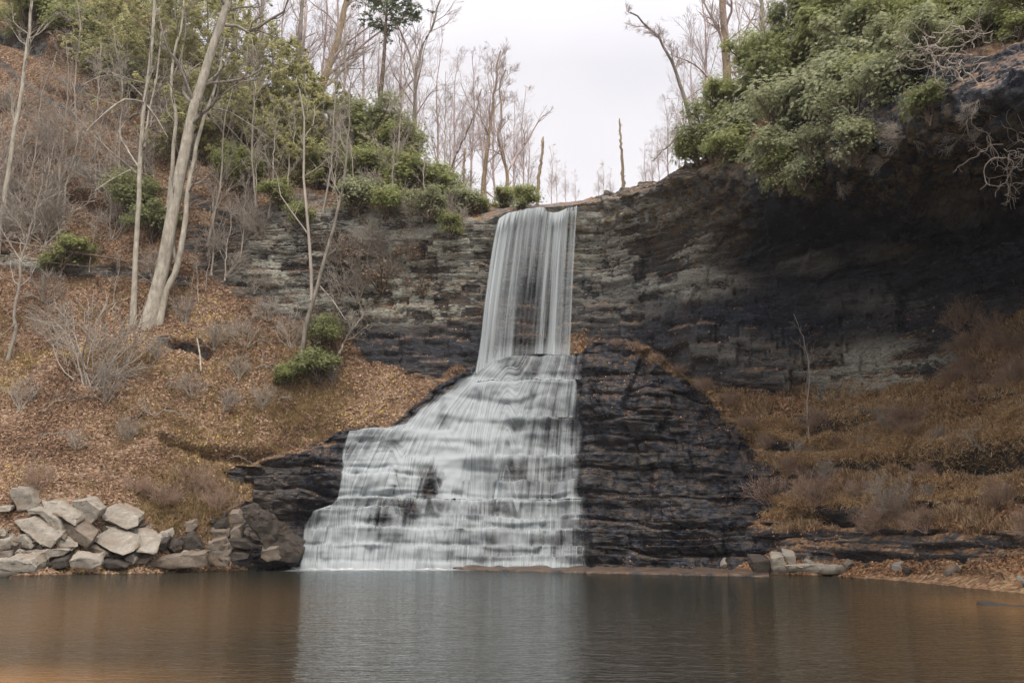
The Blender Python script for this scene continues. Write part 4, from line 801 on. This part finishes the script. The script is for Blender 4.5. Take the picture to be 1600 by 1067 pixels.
# rhododendrons above the left cliff
LH = [('d', 212, 305, 44, 'dark rhododendron left of the slender pale trunk'), ('d', 238, 345, 34, 'low rhododendron behind the slender pale trunk'), ('y', 388, 268, 40, 'pale green rhododendron right of the forked trunk'), ('y', 352, 250, 30, 'small bright rhododendron touching the forked trunk'),
      ('d', 545, 205, 52, 'tall dark rhododendron at the left end of the thicket'), ('g', 590, 195, 55, 'tall dark rhododendron in the middle of the thicket under the pine'), ('y', 632, 225, 50, 'dark rhododendron under the skyline right of the pine trunk'), ('y', 580, 255, 48, 'bright rhododendron in the lower middle of the thicket'),
      ('y', 645, 275, 48, 'bright rhododendron at the right of the thicket'), ('y', 520, 255, 44, 'dark rhododendron behind the forked cliff foot tree'), ('y', 690, 288, 40, 'rounded bright rhododendron stepping down to the falls'), ('g', 668, 318, 32, 'low rhododendron hanging over the left cliff edge'), ('g', 725, 312, 34, 'rhododendron under the tree group left of the lip'),
      ('y', 750, 318, 22, 'small rhododendron on the cliff edge beside the falls'), ('y', 788, 308, 26, 'rhododendron around the twisted tree at the falls lip'), ('y', 822, 306, 28, 'bright rhododendron closest to the falls lip'), ('y', 612, 312, 36, 'bright rhododendron overhanging the layered cliff'), ('g', 560, 300, 38, 'rhododendron on the cliff edge left of the overhanging one'),
      ('y', 705, 350, 24, 'yellow green sprays hanging on the cliff face left of the falls'), ('y', 60, 15, 60, 'pale rhododendron in the top left corner'), ('y', 120, 45, 52, 'pale rhododendron along the top of the red earth'), ('g', 165, 85, 44, 'greyish rhododendron halfway down the red earth edge'), ('g', 205, 120, 36, 'lowest greyish rhododendron above the bare branches'),
      ('y', 112, 392, 36, 'pale yellow green bush on the ledge at far left'), ('y', 75, 408, 20, 'tiny yellow green bush at the left end of the pale ledge'), ('d', 505, 520, 32, 'dark green rhododendron below the pale ledges, upper of two'), ('d', 492, 565, 34, 'dark green rhododendron on the leaf slope, lower of two'), ('y', 445, 582, 22, 'yellowish low shrub left of the dark green rhododendron'), ('y', 470, 335, 26, 'thin green shrub on the broken ground above the cliff'), ('y', 430, 300, 28, 'green shrub among fallen branches above the cliff')]
for k, (kd, px, py, rp, lb) in enumerate(LH):
    Yg = gY(px, min(py + rp * .6, 1000)) - .6 * rp * 60 / F
    rhodo(kd, px, py, rp, Yg, lb, 'rhododendrons on the left side of the gorge', k, sy=.9)
bl_, bs_ = rhodo_mesh(777, m_litter, 230, .05, 14, .9); RH['b'] = [(bl_, rhodo_stem(777, bs_))]
for px, py, rp, lb in ((545, 385, 34, 'small beech holding orange dead leaves against the left cliff'), (600, 420, 38, 'orange leaved beech sprays in the middle of the left cliff'), (640, 385, 26, 'orange leaved twigs high on the left cliff'), (655, 440, 24, 'orange leaved twigs low on the left cliff beside the pale ledge')):
    rhodo('b', px, py, rp, ground.Y(px, py), lb, 'dead leaved beech sprays on the cliff', 0, name='beech_sapling')
RH_L = [('d', 1105, 215, 50, 55.0, 'leftmost dark rhododendron on the right rim'), ('y', 1128, 160, 48, 56, 'yellowish rhododendron around the orange trunk'), ('g', 1160, 200, 55, 53.5, 'dark rhododendron right of the leftmost one on the rim'), ('d', 1195, 120, 62, 54, 'tall dark rhododendron against the sky on the right rim'),
        ('y', 1140, 235, 40, 52, 'rhododendron low on the rim edge above the black rock'), ('g', 1235, 170, 66, 51, 'large dark rhododendron in the middle of the right thicket'), ('y', 1262, 75, 62, 53, 'sunlit rhododendron high against the sky'), ('g', 1215, 245, 46, 49, 'grey green rhododendron above the brightest sprays'), ('y', 1222, 268, 40, 47.5, 'brightest yellow green sprays hanging over the black overhang'),
        ('y', 1262, 290, 24, 46.5, 'lowest small yellow green spray over the overhang'), ('g', 1300, 130, 64, 49, 'dark rhododendron behind the grey green clumps'), ('g', 1335, 65, 64, 49, 'grey green rhododendron near the top edge'), ('g', 1320, 170, 48, 46, 'grey green clump with rounded leaf heads'), ('g', 1390, 125, 56, 44.5, 'largest grey green clump with rounded leaf heads'),
        ('g', 1345, 215, 40, 44.5, 'hanging grey green clump lowest over the dark overhang'), ('y', 1310, 15, 60, 51, 'yellow green rhododendron touching the top edge'), ('y', 1395, 30, 62, 47, 'yellow green rhododendron at the top right of the sky gap'), ('g', 1450, 75, 60, 42.5, 'grey green rhododendron behind the tangled roots'), ('y', 1475, 10, 60, 43, 'rhododendron along the top edge above the roots'),
        ('d', 1440, 160, 36, 42, 'sparse dark rhododendron under the grey green clumps'), ('y', 1545, 15, 56, 39, 'rhododendron near the top right corner'), ('y', 1605, -5, 52, 36, 'rhododendron in the top right corner'), ('d', 1510, 60, 44, 40.5, 'dark rhododendron among the tangled roots'), ('g', 1275, 225, 34, 47, 'small grey green clump at the edge of the overhang'), ('d', 1250, 20, 50, 56, 'dark rhododendron touching the sky at the top edge'), ('y', 1082, 235, 26, 55.5, 'small rhododendron at the left end of the right thicket'),
        ('y', 1440, 45, 46, 42.5, 'low yellow green rhododendron beside the tangled roots'), ('g', 1540, 45, 44, 38.5, 'grey green rhododendron over the right end of the roots'), ('y', 1595, 50, 40, 36, 'yellow green rhododendron at the right edge under the corner'),
        ('g', 1385, 75, 50, 45.5, 'grey green rhododendron left of the tangled roots'), ('y', 1180, 80, 44, 56, 'yellow green rhododendron beside the tall dark one against the sky'), ('y', 1345, 120, 40, 46.5, 'sunlit rhododendron between two grey green clumps'), ('g', 1255, 265, 28, 46.8, 'thin grey green sprays right of the brightest sprays')]
for k, (kd, px, py, rp, Yd, lb) in enumerate(RH_L):
    rhodo(kd, px, py, rp * 1.08, Yd, lb, 'rhododendrons on the right rim of the gorge', k + 1)
# ================================================================== BARE SHRUBS
LS = [(0, 140, 600, 120, 'large many stemmed leafless bush in the middle of the leaf slope'), (1, 165, 625, 60, 'low spreading leafless bush below the large one'), (2, 372, 592, 34, 'small leafless tuft near the middle of the slope'), (3, 385, 540, 44, 'leafless bush right of the dark hollow'), (1, 335, 545, 40, 'leafless stems beside the dark hollow on the slope'),
      (2, 90, 540, 60, 'leafless bush left of the large many stemmed one'), (0, 455, 540, 50, 'leafless bush beside the base of the cliff foot tree'), (3, 300, 620, 34, 'thin leafless sprig in the lower middle of the slope'), (2, 30, 640, 46, 'leafless bush at the left edge of the leaf slope'), (1, 560, 470, 60, 'leafless bush against the layered cliff left of the falls'), (3, 610, 420, 50, 'leafless bush growing from the cliff ledges'),
      (4, 250, 790, 40, 'reddish leafless bush above the rock pile'), (5, 300, 770, 44, 'reddish bushy growth at the right end of the leaf slope'), (6, 340, 800, 40, 'reddish bush beside the small dark rocks'), (4, 210, 770, 30, 'small reddish bush over the block rocks'), (0, 240, 440, 50, 'leafless bush behind the bases of the pale trees'), (5, 60, 760, 36, 'reddish bush behind the left end of the rock pile')]
LS += [(1, 245, 560, 30, 'small leafless tuft below the pale tree bases'), (2, 200, 690, 34, 'leafless tuft in the lower left of the leaf slope'), (3, 120, 700, 28, 'sparse grey tuft low on the leaf slope'), (0, 420, 500, 36, 'leafless bush at the top edge of the leaf slope under the cliff'), (1, 290, 505, 44, 'leafless stems right of the pale tree bases'),
       (2, 350, 640, 30, 'grey tuft above the dry grass lip'), (0, 410, 640, 36, 'grey leafless bush at the right of the dry grass lip'), (3, 70, 470, 44, 'leafless bush above the crooked sapling base'), (1, 520, 600, 30, 'low leafless bush right of the dark green rhododendron')]
for i_, px, py, h_, lb in LS: bush(i_, px, py, h_, lb, 'leafless bushes on the left slope')
r_ = random.Random(5)
for k in range(24):
    px = r_.uniform(-20, 300); py = r_.uniform(170, 390)
    if px > 190 and py > 330: continue
    bush(k % 4, px, py, r_.uniform(45, 95), 'grey leafless brush tangled over the upper left hillside', 'grey brush on the upper left hillside', name='brush', tilt=(0, r_.uniform(-.8, .3)))
for k in range(26):
    px = r_.uniform(320, 720); py = 470 - abs(px - 330) * .12 - r_.uniform(0, 130)
    bush(k % 4, px, py, r_.uniform(22, 50), 'leafless twigs growing from the ledges of the left cliff', 'twigs on the left cliff', name='brush', tilt=(r_.uniform(0, .8), r_.uniform(-.6, .6)))
for k in range(28):
    px = r_.uniform(1180, 1640); py = r_.uniform(600, 840)
    if py < 640 and px < 1350: continue
    bush((4, 5, 6, 1)[k % 4], px, py, r_.uniform(16, 34) * (1 + (px - 1180) / 900), 'reddish brown leafless brush on the right bank', 'brush on the right bank', name='brush', tilt=(r_.uniform(0, .5), r_.uniform(-.5, .5)))
for k in range(22):
    px = r_.uniform(1480, 1660); py = r_.uniform(500, 640)
    bush((4, 5, 6)[k % 3], px, py, r_.uniform(26, 46), 'reddish stems rising at the right edge of the bank', 'reddish stems at the right edge', name='brush', tilt=(0, r_.uniform(-.3, .5)))
yt = gY(1262, 672) - .3
bare_tree('thin_sapling', 'tall thin leafless sapling standing alone on the right bank', 'sapling', pix([(1264, 680), (1262, 630), (1264, 580), (1256, 530), (1240, 490)], yt, yt), .045, .012, m_twig, seed=70, n=(10, 5), t0=.3, lf=(.25, .4), twig=m_twig, minr=.006)
bush(5, 1205, 790, 46, 'straw brown tuft at the left end of the right bank'); bush(6, 1270, 790, 52, 'brown twiggy bush low on the right bank'); bush(0, 1395, 810, 60, 'leafless shrub with a pale stem low on the right bank')
for k in range(12):
    px = r_.uniform(1300, 1600); py = r_.uniform(190, 300) - (px - 1260) * .12
    bush(k % 4, px, py, r_.uniform(18, 34), 'dead brown growth hanging under the dark overhang', 'dead growth under the overhang', name='brush', tilt=(r_.uniform(1.2, 2.4), r_.uniform(-1, 1)))
for k in range(14):
    px = r_.uniform(20, 480); py = r_.uniform(530, 740); p = on(px, py, .05); a = r_.uniform(-.6, .6); ln = r_.uniform(1., 2.4)
    q = np.array([p, p + [ln * .3 * math.cos(a), -.1, ln * .3 * math.sin(a) * .6 + .1], p + [ln * math.cos(a), -.15, ln * math.sin(a) * .6 + .12]])
    bare_tree('fallen_branch', 'fallen grey branch lying in the leaves of the left slope', 'branch', [q[0] + [0, 0, .5], q[1] + [0, 0, .25], q[2]], .03, .01, m_twig, 'fallen branches on the left slope', 300 + k, (6, 4), .2, (.4, .4), twig=m_twig, minr=.006)
for k in range(9):
    px = 960 + k * 34 + r_.uniform(-8, 8); py = np.interp(px, [960, 1000, 1130, 1230, 1290], [537, 546, 622, 732, 795]) + 4
    bush((4, 5, 6)[k % 3], px, py, r_.uniform(14, 26), 'small rusty tuft on the ridge of the black rock', 'rusty tufts along the black rock ridge', m=mound, name='brush')
# tangled roots hanging from the rim
def roots(label, x0, y0, x1, y1, Y, n, seed, hang=.5, r0=.05):
    r = np.random.default_rng(seed); o = P((x0 + x1) / 2, (y0 + y1) / 2, Y); T = thing('hanging_roots', label, 'roots', o)
    a = np.stack([P(r.uniform(x0, x1), r.uniform(y0, y1), Y + r.uniform(-1, 1)) for _ in range(n)]) - o; d = nz_(r.normal(size=(n, 3)) * np.array([1.2, .4, .6]) - np.array([.2, .2, hang])); pts = [a]
    for _ in range(13):
        d = nz_(d + r.normal(size=d.shape) * .42 - np.array([0, 0, .06 * hang])); pts.append(pts[-1] + d * .17)
    p = np.stack(pts, 1); p = np.stack([path_resample(q, 26) for q in p]); rd = np.linspace(1, .35, 26)[None] * r.uniform(.4, 1, (n, 1)) * r0
    v, f = tubes(p, rd, 6); link('roots', mesh('roots', v, f, m_twig, True), T)
    A, ra = grow(r, p, rd, 5, .2, 1, .4, .9, .3, -.1, 8, .6); v, f = tubes(A, np.maximum(ra, .008), 4); link('rootlets', mesh('rootlets', v, f, m_twig, True), T)
roots('thick tangled pale roots hanging under the rim near the right edge', 1440, 40, 1600, 110, 36.0, 40, 1, .4, .036)
roots('single curling roots dangling below the tangled ones', 1490, 110, 1600, 190, 35.0, 9, 2, .8)
roots('mass of fine pinkish roots at the right edge above the black hollow', 1560, 215, 1640, 260, 33.5, 26, 3, .1, .022)
roots('thin roots hanging beneath the grey green clumps', 1330, 120, 1450, 200, 42.0, 12, 4, .7, .03)

# ================================================================== ROCKS
def mat_rock(name, stops, pl):
    m = M(name); o = m.coord((1, 1, 1)); n1 = m.noise(o, 2.2, 8, .65); n2 = m.noise(m.coord((1, 1, 4)), 3, 6, .7); n3 = m.noise(o, 14, 5, .7)
    c = m.ramp(n1, stops); c = m.mix(m.rng(n3, .5, .75, 0, .5), c, tuple(x * .45 for x in stops[0][1])); c = m.mix(m.rng(n2, .56, .66, 0, .6), c, pl); c = m.mix(m.rng(m.noise(o, .9, 5, .65), .48, .62, 0, .6), c, tuple(x * y for x, y in zip(stops[1][1], (.62, .52, .42)))); zz = m.n('SeparateXYZ', {0: m.n('NewGeometry').outputs['Position']}).outputs[2]; c = m.mix(m.rng(m.math('ADD', zz, m.math('MULTIPLY', n1, -.5)), -.15, .12, .75, 0.), c, (.03, .026, .022))
    return m.done(m.bsdf(c, .85, .25, m.bump(m.math('ADD', n2, n3), .7, .04)))
m_rk = mat_rock('grey_sandstone', [(.3, (.17, .15, .12)), (.6, (.31, .28, .235)), (.8, (.39, .36, .30))], (.40, .375, .31))
m_rkb = mat_rock('brown_sandstone', [(.3, (.11, .088, .068)), (.6, (.20, .165, .13)), (.8, (.29, .245, .20))], (.26, .22, .17))
m_rkd = mat_rock('dark_wet_stone', [(.3, (.028, .023, .02)), (.6, (.065, .055, .045)), (.8, (.11, .09, .07))], (.13, .11, .09))
def rock_from(poly, label, mat=m_rk, depth=1.1, seed=0, sx=.3, sy=.3, ox=0, oy=740, ytilt=0., lift=.35, shrink=.82, Y=None, rough=.05, name='boulder', xt=0.):
    """a block: measured front outline given its own distance, leaning plane and thickness"""
    r = np.random.default_rng(seed + 900); q = np.array([(ox + x * sx, oy + y * sy) for x, y in poly]); cx, cy = q.mean(0)
    y0 = Y if Y else min(ground.Y(cx, cy), ground.Y(cx, q[:, 1].max())) - .15; H = q[:, 1].max() - q[:, 1].min()
    Yf = y0 + ytilt * (cy - q[:, 1]) / F * y0 + xt * (q[:, 0] - cx) / F * y0 + r.normal(size=len(q)) * .06
    A = P(q[:, 0], q[:, 1], Yf); c = A.mean(0)
    B = c + (A - c) * shrink + np.array([r.uniform(-.15, .15), depth, lift]) + r.normal(size=A.shape) * .07
    import bmesh
    bm = bmesh.new(); va = [bm.verts.new(a - c) for a in A]; vb = [bm.verts.new(b - c) for b in B]; n = len(va)
    bm.faces.new(va); bm.faces.new(vb[::-1])
    for i in range(n): bm.faces.new((va[i], vb[i], vb[(i+1) % n], va[(i+1) % n]))
    bmesh.ops.recalc_face_normals(bm, faces=bm.faces)
    bmesh.ops.bevel(bm, geom=list(bm.edges), offset=.05, segments=2, affect='EDGES', profile=.6, clamp_overlap=True)
    bmesh.ops.triangulate(bm, faces=bm.faces)
    for _ in range(3):
        ed = [e for e in bm.edges if e.calc_length() > .16]
        if ed: bmesh.ops.subdivide_edges(bm, edges=ed, cuts=1)
        bmesh.ops.triangulate(bm, faces=[f for f in bm.faces if len(f.verts) > 3])
    co = np.array([v.co[:] for v in bm.verts]); bm.normal_update(); no = np.array([v.normal[:] for v in bm.verts]); wp = co + c
    dsp = fbm(wp * 1.1, 3, seed) * rough * 1.8 + (np.abs(vn(wp * 3.2, seed + 1)) - .4) * rough + vn(wp * 8, seed + 2) * rough * .35
    # faint bedding grooves
    dsp -= (np.abs(((wp[:, 2] + .2 * wp[:, 0] * r.uniform(-1, 1)) * 3.3 + .6 * vn(wp, seed + 3)) % 1 - .5) < .07) * rough * .5
    co = co + no * dsp[:, None]
    for v, p in zip(bm.verts, co): v.co = p
    me = bpy.data.meshes.new('boulder'); bm.to_mesh(me); bm.free(); me.materials.append(mat)
    me.polygons.foreach_set('use_smooth', np.ones(len(me.polygons), dtype=bool)); me.set_sharp_from_angle(angle=R(28))
    o = link(name, me, loc=c); return tag(o, label, 'rock', 'loose rocks along the shore')
RK = [
 ([(50,110),(55,75),(125,75),(190,165),(185,178),(95,192)], 'squarish grey block standing highest at the far left of the pile', m_rk, dict(depth=1.3, xt=.4)),
 ([(212,135),(290,148),(400,232),(392,272),(300,215),(222,195)], 'long grey slab sloping down right behind the upper blocks', m_rk, dict(ytilt=.8)),
 ([(370,142),(450,135),(522,192),(505,235),(440,302),(392,215)], 'pointed grey boulder in the middle of the upper row', m_rk, dict(xt=-.5)),
 ([(510,188),(590,157),(722,226),(715,270),(660,290),(530,238)], 'flat topped pale block at the right of the upper row', m_rk, dict(depth=1.5, ytilt=.9)),
 ([(475,290),(512,246),(600,268),(672,300),(716,348),(700,402),(640,425),(575,402),(480,347)], 'largest pale slab in the pile, left of the crack', m_rk, dict(ytilt=1.3, depth=1.0)),
 ([(612,270),(655,287),(742,290),(832,362),(812,416),(712,404),(722,350),(680,302)], 'right piece of the large cracked pale slab', m_rk, dict(ytilt=1.3, depth=1.0)),
 ([(158,238),(210,214),(285,285),(337,345),(302,346),(205,288)], 'dark brown slab leaning between two pale slabs', m_rkb, dict(xt=-.5)),
 ([(75,248),(145,240),(225,295),(297,347),(265,392),(208,368),(105,290)], 'long pale slab sloping down at the left of the pile', m_rk, dict(ytilt=.6)),
 ([(130,190),(220,190),(312,252),(335,330),(292,300),(205,212),(150,212)], 'thin grey slab on top of the dark brown one', m_rk, dict(depth=1.4)),
 ([(310,250),(360,265),(480,350),(452,388),(420,375),(330,320)], 'brown slab propped beside the largest pale slab', m_rkb, dict(xt=-.6)),
 ([(60,342),(112,318),(178,376),(160,398),(70,376)], 'small grey boulder under the long sloping slab', m_rk, {}),
 ([(-20,305),(60,318),(68,345),(-20,335)], 'small slab at the left edge above the shore', m_rkb, {}),
 ([(60,410),(180,396),(290,390),(372,396),(330,430),(240,440),(130,446),(60,432)], 'long low flat rock just above the water at left', m_rk, dict(depth=1.6)),
 ([(-40,456),(80,448),(152,452),(192,488),(180,520),(100,528),(-40,540)], 'broad lumpy rock in the water at the left corner of the shore', m_rk, dict(depth=1.6, Y=43.6, rough=.09)),
 ([(262,458),(340,446),(352,492),(270,498)], 'dark blocky rock at the water edge', m_rkd, {}),
 ([(350,452),(430,436),(500,442),(528,470),(480,492),(360,494)], 'flat grey rock at the water edge below the large slab', m_rk, dict(Y=46.4)),
 ([(450,404),(470,380),(562,410),(572,432),(500,442),(450,428)], 'low rock under the left corner of the large slab', m_rkb, {}),
 ([(630,450),(690,420),(705,440),(700,468),(650,474)], 'triangular stone propping up the large slab', m_rk, {}),
 ([(815,316),(870,310),(872,356),(832,362)], 'small square pale stone right of the cracked slab', m_rk, dict(depth=.6)),
 ([(820,362),(866,357),(862,402),(830,414)], 'dark stone under the small square pale one', m_rkd, dict(depth=.6)),
 ([(765,462),(850,445),(950,420),(1062,420),(1074,482),(900,492),(780,488)], 'long low wedge shaped rock at the water edge', m_rkb, dict(Y=49.2, depth=1.4)),
 ([(950,332),(1000,325),(1050,370),(1062,402),(960,418),(943,372)], 'lumpy grey rock behind the wedge shaped one', m_rkd, {}),
 ([(1072,365),(1168,340),(1192,420),(1190,484),(1080,488),(1065,422)], 'upright blocky grey brown rock at the middle of the shore', m_rkb, dict(Y=50.3, rough=.09)),
 ([(955,258),(1004,253),(1006,302),(960,312)], 'small square stone on the slope above the shore', m_rkb, dict(depth=.6)),
 ([(1185,345),(1282,350),(1325,385),(1290,402),(1200,382)], 'dark flat rock stacked over another right of the blocky rock', m_rkd, dict(Y=51.7)),
 ([(1190,410),(1280,415),(1292,446),(1210,462),(1188,448)], 'low rounded rock beneath the dark flat one', m_rkd, dict(Y=51.4)),
 ([(1098,262),(1165,258),(1172,290),(1108,295)], 'small dark stone under the grass edge', m_rkd, dict(depth=.6)),
 ([(1190,210),(1242,205),(1262,250),(1195,262)], 'small brown stone at the foot of the grass', m_rkb, dict(depth=.6, Y=53)),
 ([(1252,170),(1330,198),(1400,250),(1480,318),(1578,400),(1545,462),(1440,466),(1370,370),(1300,262)], 'big dark slab leaning beside the cascade', m_rkd, dict(Y=52.2, depth=1.3, xt=.3, rough=.11)),
 ([(1355,402),(1448,380),(1462,456),(1392,462),(1350,440)], 'rounded brown rock at the foot of the big leaning slab', m_rkb, dict(Y=51.8)),
 ([(-30,178),(55,175),(52,196),(-30,204)], 'thin flat stone at the left edge of the upper row', m_rk, {}),
 ([(280,345),(350,342),(412,385),(300,388)], 'small pale stone below the propped brown slab', m_rk, dict(depth=.6)),
 ([(-30,345),(50,345),(54,390),(-30,402)], 'grey stone at the left edge under the small slab', m_rk, {}),
 ([(-30,405),(56,408),(50,440),(-30,448)], 'brown low stone at the left edge above the lumpy rock', m_rkb, {}),
 ([(702,442),(800,433),(762,470),(708,474)], 'thin wedge of stone beside the propping stone', m_rkb, dict(depth=.7)),
 ([(1128,230),(1165,225),(1168,255),(1130,257)], 'tiny dark stone highest on the slope at the middle', m_rkd, dict(depth=.5)),
 ([(520,470),(600,462),(660,488),(560,498)], 'flat dark stone awash below the large slab', m_rkd, dict(Y=47.8)),
 ([(1200,300),(1240,282),(1262,330),(1240,345),(1200,338)], 'cracked brown stone with leaves around it', m_rkb, dict(depth=.7, Y=52.3)),
 ([(1090,300),(1180,300),(1195,335),(1100,345)], 'half buried stone behind the blocky rock', m_rkb, dict(depth=.7)),
]
for k, (pl_, lb, mt_, kw) in enumerate(RK): rock_from(pl_, lb, mt_, seed=k * 7 + 1, **kw)
r2 = dict(sx=.3125, sy=.3125, ox=1100, oy=820)
rock_from([(410,205),(560,198),(700,203),(712,222),(708,246),(600,243),(430,240)], 'long flat pale slab lying on the right shore', m_rk, seed=400, Y=44.5, depth=.9, lift=.1, **r2)
rock_from([(245,185),(330,174),(350,245),(250,252)], 'dark upright block left of the grey one on the right shore', m_rkd, seed=401, Y=46.3, depth=.8, **r2)
rock_from([(335,168),(402,156),(424,246),(346,248)], 'grey upright block beside the long flat slab', m_rk, seed=402, Y=46, depth=.8, **r2)
rock_from([(400,156),(460,155),(464,198),(425,200)], 'small grey stone resting behind the grey upright block', m_rk, seed=403, Y=46.2, depth=.6, **r2)
rock_from([(1425,412),(1600,405),(1720,408),(1720,432),(1440,442)], 'flat purplish rock awash in the water near the right edge', m_rkd, seed=404, Y=24.6, depth=1.0, lift=.0, rough=.03, **r2)
# small loose stones strewn along both shores
st0 = []
for k in range(4):
    q = [(math.cos(a) * (1 + .25 * math.sin(3 * a + k)) , math.sin(a) * .6) for a in np.linspace(0, 2 * math.pi, 7, endpoint=False)]
    o = rock_from([(x * 20, y * 20) for x, y in q], 'x', (m_rkb, m_rkb, m_rkd, m_rk)[k], seed=600 + k, sx=.6, sy=.6, ox=0, oy=900, Y=45, depth=.5, name='small_stone', rough=.05); st0.append(o)
rr = random.Random(12)
for k in range(70):
    if k < 54: px, py = rr.uniform(0, 470), None; py = np.interp(px, [0, 120, 370, 470], [885, 880, 876, 874]) + rr.uniform(-62, 6) * (1 if px < 400 else .3); lb, gp = 'small stones lying between the larger rocks of the left shore', 'small stones on the left shore'
    else: px = rr.uniform(1060, 1640); py = np.interp(px, [1060, 1350, 1500, 1600], [888, 892, 903, 921]) + rr.uniform(-14, 4); lb, gp = 'small stones scattered along the right shore', 'small stones on the right shore'
    o = st0[k] if k < 4 else st0[k % 4].copy()
    if k >= 4: COL.objects.link(o)
    p = on(px, py); o.location = p; o['label'] = lb; o['group'] = gp; o['category'] = 'stone'; s_ = rr.uniform(.5, 1.3) * (.9 if k < 52 else .6); o.scale = (s_, s_, s_); o.rotation_euler = (rr.uniform(-.4, .4), rr.uniform(-.6, .6), rr.uniform(-3, 3))
# fallen logs on the pale ledge
def log(label, pts, Y0, Y1, r0, r1, mat, seed):
    p = np.array(pix(pts, Y0, Y1)); b = p[0].copy(); q = path_resample(p - b, 20); v, f = tubes(q[None], (np.linspace(r0, r1, 20) * np.random.default_rng(seed).uniform(.9, 1.1, 20))[None], 9)
    cap = np.concatenate([v, q[:1], q[-1:]]); n = len(v); o = link('fallen_log', mesh('fallen_log', cap, f, mat, True), loc=b); tag(o, label, 'log')
yl = gY(100, 400) - .9
log('long dark fallen log lying along the ledge at far left', [(-20, 372), (60, 386), (140, 398), (250, 418)], yl - .3, yl - .9, .09, .06, m_dbark, 1)
log('thin fallen log below the long dark one', [(-20, 396), (60, 408), (150, 418)], yl - .4, yl - .6, .06, .04, m_dbark, 2)
log('short fallen stick on the slope under the dark hollow', [(308, 530), (312, 552), (314, 580)], gY(310, 550) - .4, gY(312, 580) - .3, .06, .04, m_pbark, 3)

# ================================================================== one label per repeat, by its row and its place in the row
ORD = 'leftmost second third fourth fifth sixth seventh eighth ninth tenth eleventh twelfth thirteenth fourteenth fifteenth sixteenth seventeenth eighteenth nineteenth twentieth'.split()
bpy.context.view_layer.update()
def relabel(group, base, rows):
    """rows: upper limit in picture height -> where"""
    os_ = [o for o in S.objects if o.get('group') == group and o.parent is None]; B_ = {}
    for o in os_:
        px, py = proj(np.array(o.location)); k = next((i for i, (lim, _) in enumerate(rows) if py < lim), len(rows) - 1); B_.setdefault(k, []).append((float(px), o))
    for k, l in B_.items():
        l.sort(key=lambda t: t[0]); n = len(l)
        for i, (_, o) in enumerate(l):
            if n == 1: w_ = base + ' ' + rows[k][1]
            elif i < (n + 1) // 2: w_ = (base + ' ' + rows[k][1] + ', ' + (ORD[i] if i == 0 else ORD[i] + ' from the left'))
            else: w_ = (base + ' ' + rows[k][1] + ', ' + ('rightmost' if i == n - 1 else ORD[n - 1 - i] + ' from the right'))
            o['label'] = w_
relabel('brush on the right bank', 'leafless brown brush', [(655, 'under the right cliff'), (710, 'on the grassy ledge'), (765, 'below the grassy ledge'), (805, 'on the lower bank'), (2000, 'just above the right shore')])
relabel('grey brush on the upper left hillside', 'grey leafless brush', [(230, 'below the red earth'), (290, 'high on the hillside'), (340, 'midway up the hillside'), (2000, 'above the fallen log')])
relabel('twigs on the left cliff', 'bare twigs', [(365, 'at the cliff top left of falls'), (400, 'high on the left cliff'), (440, 'midway down the left cliff'), (2000, 'low on the left cliff')])
relabel('thin pale trees on the left hillside', 'thin pale leafless tree', [(255, 'high on the left hillside'), (325, 'above the left cliff'), (2000, 'low on the left hillside')])
relabel('rusty tufts along the black rock ridge', 'small rusty tuft', [(580, 'on the flat top of the black rock'), (680, 'on the sloping black rock ridge'), (2000, 'low on the black rock ridge')])
relabel('saplings on the left hillside', 'thin grey sapling', [(320, 'high on the left hillside'), (380, 'on the middle hillside'), (2000, 'near the pale trunks')])
relabel('reddish stems at the right edge', 'reddish leafless stems', [(550, 'high at the right edge'), (600, 'midway up the right edge'), (2000, 'low at the right edge')])
relabel('dead growth under the overhang', 'dead twigs', [(200, 'high under the right overhang'), (2000, 'deeper under the right overhang')])
relabel('fallen branches on the left slope', 'fallen grey branch', [(600, 'on the upper leaf slope'), (660, 'on the middle leaf slope'), (2000, 'on the lower leaf slope')])
relabel('faint bare trees beyond the skyline above the left slope', 'faint bare tree beyond', [(160, 'the highest hemlocks'), (225, 'the upper left skyline'), (290, 'the left thicket'), (2000, 'the falls lip skyline')])
relabel('faint bare trees beyond the right rim of the gorge', 'faint bare tree behind', [(240, 'the right evergreen thicket'), (285, 'the leaning rim tree'), (2000, 'the tall snag')])
relabel('small pale bare trees seen through the gap above the falls', 'tiny pale bare tree', [(2000, 'in the gap above the falls')])
relabel('small stones on the left shore', 'small stone', [(835, 'above the rock pile'), (850, 'among the upper rocks of the pile'), (865, 'among the lower rocks of the pile'), (2000, 'at the left water edge')])
relabel('small stones on the right shore', 'small stone', [(888, 'high on the right shore'), (898, 'along the middle of the right shore'), (2000, 'lowest on the right shore')])

# ================================================================== AIR
m = M('air'); vol = m.n('VolumePrincipled', {'Color': (.92, .90, .90, 1), 'Density': .0002, 'Anisotropy': .2}).outputs[0]; m.t.links.new(vol, m.out.inputs[1])
hx, hy, hz = (-160, 150), (-16, 260), (-12, 170)
hv = np.array([(x, y, z) for z in hz for y in hy for x in hx]); hf = np.array([(0,2,3,1),(4,5,7,6),(0,1,5,4),(2,6,7,3),(0,4,6,2),(1,3,7,5)])
tag(link('haze', mesh('haze', hv, hf, m.m)), kind='stuff', label='thin pale haze in the gorge air')
